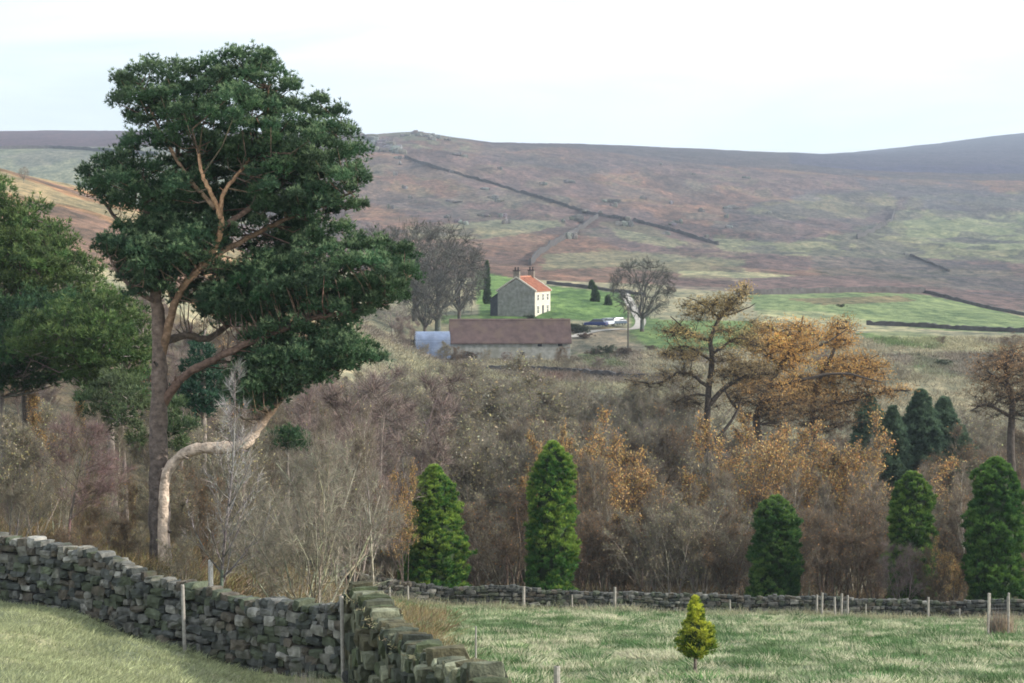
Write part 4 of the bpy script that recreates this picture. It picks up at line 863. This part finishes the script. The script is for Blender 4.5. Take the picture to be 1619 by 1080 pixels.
# ------------------------------------------------------------------ posts and fences
def post(px, d, top, w, label, group=None, name='fence_post', lean=0., zoff=0, mat=None, cat='fence post'):
    x, y, z = at(px, d); z += zoff; h = float(zof(top, d))-z; r = np.random.default_rng(int(px))
    V, F, c = polytube(A([[0, 0, -.3], [.0, 0, 0], [lean*.5, 0, h*.5], [lean, 0, h-.02], [lean, 0, h]]), [w/2, w/2, w*.48, w*.46, w*.36], 8)
    o = obj(name, [(V, F, None)], mat or M_post, loc=(x, y, z)); return tag(o, label, cat, group)
post(289, 46.6, 924, .085, 'grey wooden post in front of the curving near wall', lean=-.04)
post(541, 43.0, 942, .085, 'grey wooden post just left of the wall corner', lean=-.03)
post(881, 52, 1053, .17, 'short stout round post at the bottom edge of the pasture')
post(752, 57, 990, .05, 'thin stake showing over the tumbledown wall')
post(615, 106, 928, .12, 'leftmost short post by the far wall')
post(644, 108.5, 926, .12, 'second short post from left by the far wall')
post(828, 109.3, 927, .17, 'stout post by the far wall below the tallest cypress')
post(973, 109.3, 928, .15, 'post by the far wall between tallest cypress and young conifer')
post(1471, 108.8, 944, .13, 'lone tall post by the far wall under the fourth cypress')
for q, t in [(1156, 948), (1372, 955), (1521, 962), (905, 940)]: post(q, 109.2, t, .08, 'small grey fence stake against the far wall', 'small stakes along the far wall')
for q, t, l in [(1294, 940, 0), (1302, 937, .02), (1323, 944, -.03), (1333, 938, .02), (1343, 941, 0)]:
    post(q, 108+.6*((q*7) % 3), t, .12, 'pale upright stake in the cluster of five by the far wall', 'five pale stakes by the far wall', lean=l)
M_white = attr_mat('white_guard', .6, 0, 3, .1, base=(.62, .62, .6))
def guard(px, d, top, label):
    x, y, z = at(px, d); h = float(zof(top, d))-z
    V, F, c = polytube(A([[0, 0, -.1], [0, 0, h-.02], [0, 0, h]]), [.07, .07, .06], 10, cap=False)
    o = obj('tree_guard', [(V, F, None)], M_white, loc=(x, y, z)); tag(o, label, 'tree guard')
guard(112, 57, 869, 'white plastic tree guard beside the purple birch'); guard(331, 59, 885, 'white plastic tree guard left of the sapling foot')
M_wire = attr_mat('wire', .5, 0, 2, .1, base=(.16, .16, .16))
def wirefence(label, lst, hs, r=.006, verts=0):
    pts = A(pxy(lst)); out = []; s = np.linspace(0, 1, 60); cum = np.linspace(0, 1, len(pts)); x = np.interp(s, cum, pts[:, 0]); y = np.interp(s, cum, pts[:, 1]); z = ground(x, y)
    for h in hs: q = np.column_stack([x, y, z+h]); out.append(tubes(q[:-1], q[1:], np.full(59, r), np.full(59, r), 3))
    if verts:
        s2 = np.linspace(0, 1, verts); xx = np.interp(s2, s, x); yy = np.interp(s2, s, y); zz = np.interp(s2, s, z)
        out.append(tubes(np.column_stack([xx, yy, zz+hs[0]]), np.column_stack([xx, yy, zz+hs[-1]]), np.full(verts, r*.7), np.full(verts, r*.7), 3))
    o = obj('wire_fence', out, M_wire); tag(o, label, 'wire fence')
wirefence('wire netting strung along the front of the far wall', [(600, 108.6), (828, 109.3), (1156, 109.3), (1471, 108.9), (1700, 107.6)], (.3, .65, 1.0), .004, 60)
# tree cage
cx, cy, cz = at(1582, 84); cage = thing('tree_cage', 'square cage of four stakes and netting round a small brown bush', 'tree cage', (cx, cy, cz))
def bx(px, dy): return (px-1582)/FOC*84, dy
for px, dy, hh in [(1563, -.4, 1.75), (1573, .5, 1.7), (1595, -.4, 1.75), (1602, .5, 1.65)]:
    X, Y = bx(px, dy); zz = float(ground(cx+X, cy+Y))-cz; V, F, c = polytube(A([[X, Y, zz-.2], [X, Y, zz+hh-.02], [X, Y, zz+hh]]), [.045, .045, .03], 7); obj('stake', [(V, F, None)], M_post, cage)
cr = [bx(1563, -.4), bx(1595, -.4), bx(1602, .5), bx(1573, .5)]; nt = []
for a, b in zip(cr, cr[1:]+cr[:1]):
    a = A(a); b = A(b)
    for h in np.linspace(.1, 1.2, 7): nt.append(tubes([[*a, h]], [[*b, h]], [.005], [.005], 3))
    for t in np.linspace(0, 1, 7): q = a+(b-a)*t; nt.append(tubes([[*q, .05]], [[*q, 1.2]], [.005], [.005], 3))
obj('netting', nt, M_wire, cage)
n = 900; rr = np.random.default_rng(9); Bq = np.column_stack([rr.normal(size=(n, 2))*.25, rr.random(n)*.5]); 
o = obj('caged_bush', [blades(Bq, np.column_stack([rr.normal(size=(n, 2))*.35, np.ones(n)]), .3+.5*rr.random(n), np.full(n, .02), var(A([.34, .27, .2]), n, rr, .25), rr)], M_leaf, loc=(cx+.1, cy, cz)); tag(o, 'small dry brown bush inside the cage of stakes', 'bush')

# ------------------------------------------------------------------ farm
M_wallst = attr_mat('rubble_stone', .92, 0, 1.6, .3, bump=.04, bscale=3.5, base=(.25, .25, .23), stain=(.18, .18, .15))
M_cream = attr_mat('cream_render', .85, 0, .8, .12, base=(.52, .48, .41))
M_pan = attr_mat('red_pantiles', .75, 0, 1.2, .3, base=(.36, .15, .09))
M_brown = attr_mat('brown_tiles', .85, 0, 1., .28, base=(.092, .062, .058), stain=(.12, .085, .065))
M_dark = attr_mat('painted_opening_shade', .9, 0, 1, .1, base=(.015, .015, .017))
M_glass = attr_mat('window_glass', .1, 0, 1, .05, spec=.6, base=(.03, .035, .04))
M_frame = attr_mat('painted_frame', .5, 0, 1, .05, base=(.75, .74, .70))
M_brick = attr_mat('chimney_stack', .9, 0, 4, .3, base=(.20, .17, .14))
M_pot = attr_mat('chimney_pot', .8, 0, 4, .2, base=(.05, .04, .04))
M_tin = attr_mat('corrugated_iron', .45, 0, .9, .2, base=(.20, .25, .36), stain=(.28, .32, .40))
M_slate = attr_mat('dark_boards', .9, 0, 2, .25, base=(.05, .055, .065))
def quadprism(pts2, axis_len, y0):
    """polygon in xz extruded along y"""
    n = len(pts2); V = A([[x, y0, z] for x, z in pts2]+[[x, y0+axis_len, z] for x, z in pts2], dtype=float)
    F = [[i, (i+1) % n, n+(i+1) % n, n+i] for i in range(n)]
    me_caps = [list(range(n))[::-1], list(range(n, 2*n))]
    return V, F, me_caps
def ngon(name, prisms, mat, parent, lab=None):
    V = []; F = []; off = 0
    for v, f, caps in prisms:
        V += v.tolist(); F += [[i+off for i in q] for q in f+caps]; off += len(v)
    me = bpy.data.meshes.new(name); me.from_pydata(V, [], F); me.update(); me.materials.append(mat)
    o = bpy.data.objects.new(name, me); COL.objects.link(o); o.parent = parent
    if lab: o['label'] = lab
    return o
# farmhouse: local x across the gable, y along the ridge away from camera
hx, hy, hz = at(816, 401); hz = float(zof(501, 400))
house = thing('farmhouse', 'stone farmhouse with cream front, red pantiled roof and two chimneys', 'house', (hx, hy, hz), -radians(15))
W2, EH, RH, LN = 3.6, 4.9, 7.3, 12.
ngon('wall', [quadprism([(-W2, -1.5), (W2, -1.5), (W2, EH), (0, RH-.25), (-W2, EH)], LN, 0)], M_wallst, house)
ngon('front_wall', [quadprism([(W2+.003, -1.4), (W2+.06, -1.4), (W2+.06, EH), (W2+.003, EH)], LN-.1, .05)], M_cream, house, 'cream rendered sunlit front wall')
rise = RH-EH
def slope(s, y0, ln, t=.16, ov=.3, drop=0.):
    e = W2+ov; k = (RH-EH)/W2
    return quadprism([(0, RH+drop), (s*e, RH-k*e+drop), (s*e, RH-k*e+t+drop), (0, RH+t+drop)], ln, y0)
for s in (-1, 1):
    rf = ngon('roof', [slope(s, .38, LN-.7)], M_pan, house)
    rows = []
    for y in np.arange(.5, LN-.4, .3):
        rows.append(slope(s, y, .13, .21, .32, .0))
    ngon('tile_rolls', rows, M_pan, rf)
    for y in (-.08, LN-.32): ngon('gable_coping', [slope(s, y, .4, .30, .34)], M_cream, house)
ngon('ridge_tiles', [quadprism([(-.2, RH+.1), (.2, RH+.1), (0, RH+.34)], LN-.8, .4)], M_pan, house)
for y in (.05, LN-1.0):
    ch = obj('chimney', [box(0, y+.45, RH+.45, 1.15, .85, 1.7)], M_brick, house)
    obj('chimney_cap', [box(0, y+.45, RH+1.36, 1.35, 1.02, .16)], M_pot, ch)
    for q in (-.28, .28):
        V, F, c = polytube(A([[q, y+.45, RH+1.42], [q, y+.45, RH+1.95], [q, y+.45, RH+2.0]]), [.17, .14, .15], 8); obj('chimney_pot', [(V, F, None)], M_pot, ch)
def window(parent, x, y, z, w, h, side=1):
    f = obj('window', [box(x+.09*side, y, z, .08, w+.2, h+.2)], M_frame, parent); obj('pane', [box(x+.135*side, y, z, .03, w-.05, h-.05)], M_glass, f)
    obj('glazing_bar', [box(x+.16*side, y, z, .02, .06, h-.05), box(x+.1625*side, y, z, .02, w-.05, .06)], M_frame, f)
for y in (2.2, 6., 9.6):
    window(house, W2, y, 3.6, 1.1, 1.2)
    if y != 6.: window(house, W2, y, 1.3, 1.1, 1.4)
dr_ = obj('door', [box(W2+.11, 6., 1.0, .08, 1.0, 2.1)], M_slate, house); obj('handle', [box(W2+.18, 6.35, 1.0, .04, .08, .08)], M_frame, dr_)
ngon('lean_to', [quadprism([(-W2-1.5, -1.2), (-W2-.004, -1.2), (-W2-.004, 4.2), (-W2-1.5, 3.1)], 9.0, .15)], M_slate, house, 'dark lean-to on the shaded side of the house')
ngon('lean_to_roof', [quadprism([(-W2-1.75, 3.02), (-W2-.05, 4.27), (-W2-.05, 4.42), (-W2-1.75, 3.17)], 9.3, .0)], M_slate, house)
# barn
bxx, byy, _ = at(806, 348); bz = float(zof(577, 348)); barn = thing('stone_barn', 'long low stone barn with dull brown-red roof below the farmhouse', 'barn', (bxx, byy, bz), radians(3))
BL = 19.4; BW = 3.1; BE = 3.9; BR = 7.2
def rotprism(pts_yz, x0, ln):
    n = len(pts_yz); V = A([[x0, y, z] for y, z in pts_yz]+[[x0+ln, y, z] for y, z in pts_yz], dtype=float)
    return V, [[i, (i+1) % n, n+(i+1) % n, n+i] for i in range(n)], [list(range(n))[::-1], list(range(n, 2*n))]
ngon('wall', [rotprism([(-BW, -2), (BW, -2), (BW, BE), (0, BR-.2), (-BW, BE)], -BL/2, BL)], M_wallst, barn)
kk = (BR-BE)/BW
rf = None
for s in (-1, 1):
    rf = ngon('roof', [rotprism([(0, BR), (s*(BW+.3), BR-kk*(BW+.3)), (s*(BW+.3), BR-kk*(BW+.3)+.16), (0, BR+.17)], -BL/2-.2, BL+.4)], M_brown, barn)
    rows = [rotprism([(s*.02, BR+.12), (s*(BW+.3), BR-kk*(BW+.3)+.12), (s*(BW+.3), BR-kk*(BW+.3)+.2), (s*.02, BR+.22)], x, .12) for x in np.arange(-BL/2, BL/2, .42)]
    ngon('tile_rolls', rows, M_brown, rf)
ngon('ridge_tiles', [rotprism([(-.2, BR+.1), (.2, BR+.1), (0, BR+.36)], -BL/2-.2, BL+.4)], M_brown, barn)
for x, z, w, h in [(4.7, 3.45, .7, .65), (8.0, 3.45, .7, .65), (1.9, 1.9, .75, .7), (-6.6, 1.1, .9, 2.0)]:
    f = obj('window' if h < 1 else 'doorway', [box(x, -BW-.02, z, w+.25, .06, h+.2)], M_wallst, barn); obj('opening_shade', [box(x, -BW-.055, z, w, .03, h)], M_dark, f)  # near-black sheets on the wall face paint the unlit inside
# corrugated shed
sx_, sy_, _ = at(683, 345); sz_ = float(zof(556, 345)); shed = thing('corrugated_shed', 'pale blue corrugated iron shed with rounded roof left of the barn', 'shed', (sx_, sy_, sz_), radians(6))
n = 40; th = np.linspace(0, pi, n); prof = [(-2.7*cos(t)*(1+.012*(-1)**k), 1.7+1.55*sin(t)*(1+.02*(-1)**k)) for k, t in enumerate(th)]
xs = np.linspace(-2.8, 2.8, 75); V = []
yy_ = A([p[0] for p in prof]); zz_ = A([p[1] for p in prof]); yy_ = np.concatenate([[-2.7], yy_, [2.7]]); zz_ = np.concatenate([[-1.], zz_, [-1.]])
for k, x in enumerate(xs):
    o_ = .035*(-1)**k; V.append(np.column_stack([np.full(len(yy_), x), yy_*(1+o_/2.7), zz_+o_*.5]))
V = np.concatenate(V); m = len(yy_); ii = np.arange(74)[:, None]*m; jj = np.arange(m-1)[None]; F = np.stack([ii+jj, ii+m+jj, ii+m+jj+1, ii+jj+1], -1).reshape(-1, 4)
obj('roof', [(V, F, None)], M_tin, shed)
ngon('end_wall', [rotprism(list(zip((yy_*.97).tolist(), (zz_-.05).tolist())), x, .08) for x in (-2.72, 2.64)], M_tin, shed)
obj('door', [box(-2.80, 0, .7, .06, 1.8, 2.2)], M_frame, shed)
# cars
M_tyre = attr_mat('tyre_rubber', .9, 0, 3, .1, base=(.02, .02, .02)); M_rim = attr_mat('alloy_rim', .35, 0, 3, .1, base=(.45, .45, .46))
def car(label, px, d, rz, colr, py=None):
    x, y, z = at(px, d); o = thing('parked_car', label, 'car', (x, y, z+.25), rz, None)
    paint = attr_mat('car_paint', .3, 0, 2, .05, spec=.6, base=colr)
    side = [(-2.05, .35), (2.05, .35), (2.1, .62), (1.95, .82), (1.05, .95), (-1.75, .98), (-2.1, .85), (-2.12, .55)]
    b = ngon('body', [quadprism(side, 1.72, -.86)], paint, o); bv = b.modifiers.new('b', 'BEVEL'); bv.width = .08; bv.segments = 3
    V = A([[-1.75, -.78, .97], [1.1, -.78, .94], [1.1, .78, .94], [-1.75, .78, .97], [-1.45, -.62, 1.4], [.35, -.62, 1.42], [.35, .62, 1.42], [-1.45, .62, 1.4]], dtype=float)
    cb = obj('windows', [(V, A([[0, 1, 5, 4], [1, 2, 6, 5], [2, 3, 7, 6], [3, 0, 4, 7], [4, 5, 6, 7]]), None)], M_glass, o)
    rfo = obj('roof_panel', [box(-.55, 0, 1.43, 1.82, 1.22, .06)], paint, o)
    for wx in (-1.3, 1.3):
        for s in (-1, 1):
            V, F, c = polytube(A([[wx, s*.66, .32], [wx, s*.88, .32]]), [.32, .32], 14); w = obj('wheel', [(V, F, None)], M_tyre, o)
            V, F, c = polytube(A([[wx, s*.86, .32], [wx, s*.90, .32]]), [.2, .2], 10); obj('rim', [(V, F, None)], M_rim, w)
    for s in (-1, 1):
        obj('headlight', [box(2.06, s*.62, .68, .08, .34, .16)], M_frame, o); obj('tail_light', [box(-2.12, s*.68, .75, .05, .22, .2)], M_pan, o)
    return o
car('dark blue parked car, leftmost of the three by the lawn', 942, 386, radians(160), (.02, .04, .16))
car('white parked car between the two dark cars', 958, 388, radians(235), (.48, .52, .60))
car('dark parked car at the right of the white car', 973, 390, radians(215), (.06, .09, .13))
# track
tp = []
for px, py in [(905, 534), (940, 524), (975, 521), (1004, 520), (1013, 510), (1008, 498), (1000, 486), (993, 474), (986, 464)]:
    dd = hit(px, py, 340, 520); X_, Y_, _ = at(px, dd); tp.append((X_, Y_))
tp = smoothpath(A(tp), 5); t = norm(np.gradient(tp, axis=0)); nr = np.column_stack([-t[:, 1], t[:, 0]]); ww = 1.0
ring = [tp+nr*w for w in np.linspace(-ww, ww, 6)]; V = np.stack([np.column_stack([q, ground(q[:, 0], q[:, 1])+.09]) for q in ring], 1).reshape(-1, 3)
ii = np.arange(len(tp)-1)[:, None]*6; jj = np.arange(5)[None]; F = np.stack([ii+jj, ii+jj+1, ii+7+jj, ii+6+jj], -1).reshape(-1, 4)
M_track = attr_mat('gravel_track', .95, 0, .6, .2, base=(.36, .335, .30))
tag(obj('farm_track', [(V, F, None)], M_track, smooth=True), kind='structure')
# telegraph pole
x, y, z = at(993, 352); po = None; _ = ('telegraph_pole', 'thin dark telegraph pole right of the parked cars', 'pole', (x, y, z)); h = float(zof(486, 352))-z
V, F, c = polytube(A([[0, 0, -.5], [0, 0, h*.5], [0, 0, h]]), [.14, .12, .1], 8); M_pole = attr_mat('creosoted_pole', .8, 0, 4, .2, base=(.08, .07, .06)); tag(obj('telegraph_pole', [(V, F, None)], M_pole, loc=(x, y, z)), 'thin dark telegraph pole right of the parked cars', 'pole')

# farm trees
plant('roundd', 1015, 380, 402, 'round bare tree with pale trunk standing right of the parked cars', nm='bare_tree', vi=0, wf=1.0)
plant('roundd', 692, 372, 346, 'largest dark bare tree left of the farmhouse', nm='bare_tree', vi=0, wf=.95)
plant('roundd', 726, 388, 384, 'dark bare tree nearest the farmhouse on its left', nm='bare_tree', vi=1, wf=.8)
plant('roundd', 656, 385, 340, 'dark bare tree just past the right-hand pine boughs', nm='bare_tree', vi=2, wf=.85)
plant('roundd', 600, 400, 350, 'dark bare tree glimpsed under the big pine crown', nm='bare_tree', vi=0, wf=.85)
plant('roundd', 672, 365, 420, 'shorter dark bare tree between the two tallest ones left of the farmhouse', nm='bare_tree', vi=1, wf=.9)
plant('round', 620, 350, 470, 'lower bare tree left of the corrugated shed', nm='bare_tree', vi=1, wf=1.1)
plant('purple', 640, 320, 500, 'purplish bare tree in front of the corrugated shed', nm='bare_tree', wf=1.1)
plant('round', 575, 340, 480, 'bare tree behind the low pine foliage', nm='bare_tree', vi=0, wf=1.1)
plant('round', 40, 345, 262, 'small bare tree on the skyline of the orange bank at far left', nm='bare_tree', vi=1, wf=.8)
plant('yellow', 700, 330, 540, 'yellowish scrub in front of the shed and barn', 'bush', 'scrub_bush', wf=1.4)
for px, d, top, w, lab in [(941, 436, 452, 11, 'taller small dark conifer on the bright lawn'), (961, 430, 467, 9, 'shorter small dark conifer on the bright lawn'), (770, 430, 412, 9, 'slim dark conifer left of the farmhouse chimneys'), (935, 470, 443, 8, 'tiny dark conifer by the wall above the lawn')]:
    cypress(px, d, top, w, lab, int(px), 'cone', c=A([.035, .065, .025]), tip=A([.06, .11, .03]), dens=.2, sl=.5, lump_s=.6, nm='small_conifer', group=None)
rs = np.random.default_rng(21)
for k in range(46):
    px = 590+rs.random()*1040; d = 236+rs.random()*100; kn = ['thicket', 'brown', 'purple', 'yellow'][int(rs.integers(4))]; g_ = at(px, d)[2]; py_ = float(bearing(A([0.]), A([d]), A([g_]))[1][0])
    plant(kn, px, d, py_-12-22*rs.random()**2, 'low bare scrub bush on the rough slope below the farm', 'bush', 'scrub_bush', 'scrub bushes on the rough slope below the farm', int(rs.integers(6)), 2.2)
for px, top, kn, w_ in [(722, 548, 'brown', 1.5), (768, 552, 'thicket', 1.6), (800, 556, 'purple', 1.6), (850, 558, 'thicket', 1.6), (886, 548, 'brown', 1.5), (672, 542, 'thicket', 1.4)]:
    plant(kn, px, 336, top, 'bare scrub growing against the foot of the long stone barn', 'bush', 'scrub_bush', 'scrub along the foot of the barn', None, w_)
rs = np.random.default_rng(12)
for px, d, hpx, lab in [(838, 396, 9, 'dark green bush at the near corner of the farmhouse'), (880, 392, 10, 'brown bush right of the farmhouse front'), (905, 380, 12, 'dark bush at the right end of the barn roof'), (916, 378, 14, 'dark thorn bush left of the parked cars'), (925, 372, 9, 'low bush below the cars'),
    (740, 345, 14, 'grey bush before the barn doorway'), (725, 344, 10, 'small bush at the left end of the barn'), (895, 340, 12, 'thorn bush at the right end of the barn wall'), (960, 350, 14, 'dark thorn bush on the bank below the cars'), (940, 352, 10, 'low brown bush on the bank below the cars'), (985, 346, 12, 'brown bush at the foot of the telegraph pole'), (1030, 350, 8, 'low brown bush right of the telegraph pole'),
    (1490, 300, 9, 'dark gorse clump alone on the rough slope at right'), (1330, 440, 5, 'small dark bush in the long green field'), (1060, 470, 8, 'low hedge bush behind the round bare tree'), (650, 345, 12, 'bush beside the corrugated shed')]:
    x, y, z = at(px, d); h = hpx*d/FOC; o = thing('low_bush', lab, 'bush', (x, y, z)); n = 40
    cen = np.column_stack([rs.normal(size=n)*h*.6, rs.normal(size=n)*h*.4, rs.random(n)*h*.75]); green = ('green' in lab or 'gorse' in lab or 'dark' in lab)
    c = A([.045, .06, .03]) if green else A([.13, .10, .075])
    obj('foliage', [pine_tufts(cen, np.full(n, h*.3), rs, 16, 6, h*.16, h*.05, c, .8)], M_leaf, o)
    obj('stem', [tubes(np.zeros((5, 3)), cen[:5], np.full(5, .06), np.full(5, .02), 4, np.tile(BARKD, (5, 1)))], M_bark, o)

# ------------------------------------------------------------------ air
hz_ = obj('haze', [box(0, 3700, 190, 9400, 7800, 560)], None); tag(hz_, kind='stuff'); hz_.display_type = 'WIRE'
m = bpy.data.materials.new('haze_air'); m.use_nodes = True; nt = m.node_tree; nt.nodes.clear()
out = nt.nodes.new('ShaderNodeOutputMaterial'); pv = nt.nodes.new('ShaderNodeVolumePrincipled'); pv.inputs['Color'].default_value = (.70, .82, 1., 1); pv.inputs['Density'].default_value = .00014; pv.inputs['Anisotropy'].default_value = .2
nt.links.new(pv.outputs[0], out.inputs['Volume']); hz_.data.materials.append(m)

# ------------------------------------------------------------------ light, sky, camera
SUN_EL = radians(24); SUN_AZ = A([cos(radians(-10)), sin(radians(-10))])      # from the right, a little behind the camera
sd = A([SUN_AZ[0]*cos(SUN_EL), SUN_AZ[1]*cos(SUN_EL), sin(SUN_EL)])
from mathutils import Vector
L = bpy.data.lights.new('sun', 'SUN'); L.energy = 4.8; L.angle = radians(1.0); L.color = (1, .93, .82)
lo = bpy.data.objects.new('sun', L); COL.objects.link(lo); lo.rotation_euler = Vector(sd).to_track_quat('Z', 'Y').to_euler(); lo.location = (60, -10, 60)
w = bpy.data.worlds.new('World'); S.world = w; w.use_nodes = True; nt = w.node_tree; N = nt.nodes; K = nt.links
bg = N['Background']; sky = N.new('ShaderNodeTexSky'); sky.sky_type = 'NISHITA'; sky.sun_disc = False; sky.sun_elevation = SUN_EL; sky.sun_rotation = math.atan2(SUN_AZ[0], SUN_AZ[1]); sky.air_density = 1.0; sky.dust_density = .6
tc = N.new('ShaderNodeTexCoord'); mp = N.new('ShaderNodeMapping'); mp.inputs['Scale'].default_value = (1.6, 1.6, 9); mp.inputs['Rotation'].default_value = (0, radians(3), 0); K.new(tc.outputs['Generated'], mp.inputs[0])
nz = N.new('ShaderNodeTexNoise'); nz.inputs['Scale'].default_value = 2.6; nz.inputs['Detail'].default_value = 7; nz.inputs['Roughness'].default_value = .55; nz.inputs['Distortion'].default_value = .4; K.new(mp.outputs[0], nz.inputs['Vector'])
mr = N.new('ShaderNodeMapRange'); mr.inputs[1].default_value = .33; mr.inputs[2].default_value = .62; mr.inputs[3].default_value = .50; mr.inputs[4].default_value = .97; K.new(nz.outputs[0], mr.inputs[0])
mx = N.new('ShaderNodeMix'); mx.data_type = 'RGBA'; K.new(mr.outputs[0], mx.inputs[0]); K.new(sky.outputs[0], mx.inputs[6]); mx.inputs[7].default_value = (10.2, 11.0, 11.5, 1); K.new(mx.outputs[2], bg.inputs['Color']); bg.inputs['Strength'].default_value = .1
cam = bpy.data.cameras.new('camera'); co = bpy.data.objects.new('camera', cam); COL.objects.link(co); co.location = (0, 0, 0); co.rotation_euler = (pi/2+PITCH, 0, 0)
cam.sensor_width = 36; cam.lens = FOC/1619*36; cam.clip_start = .5; cam.clip_end = 20000
cam.dof.use_dof = True; cam.dof.focus_distance = 70; cam.dof.aperture_fstop = 2.8
S.camera = co
S.view_settings.view_transform = 'Standard'; S.view_settings.look = 'None'; S.view_settings.exposure = .50; S.view_settings.gamma = 1
S.cycles.volume_bounces = 0; S.cycles.max_bounces = 6; S.cycles.transparent_max_bounces = 4; S.cycles.filter_width = 1.7
print('faces', sum(len(o.data.polygons) for o in S.objects if o.type == 'MESH'))
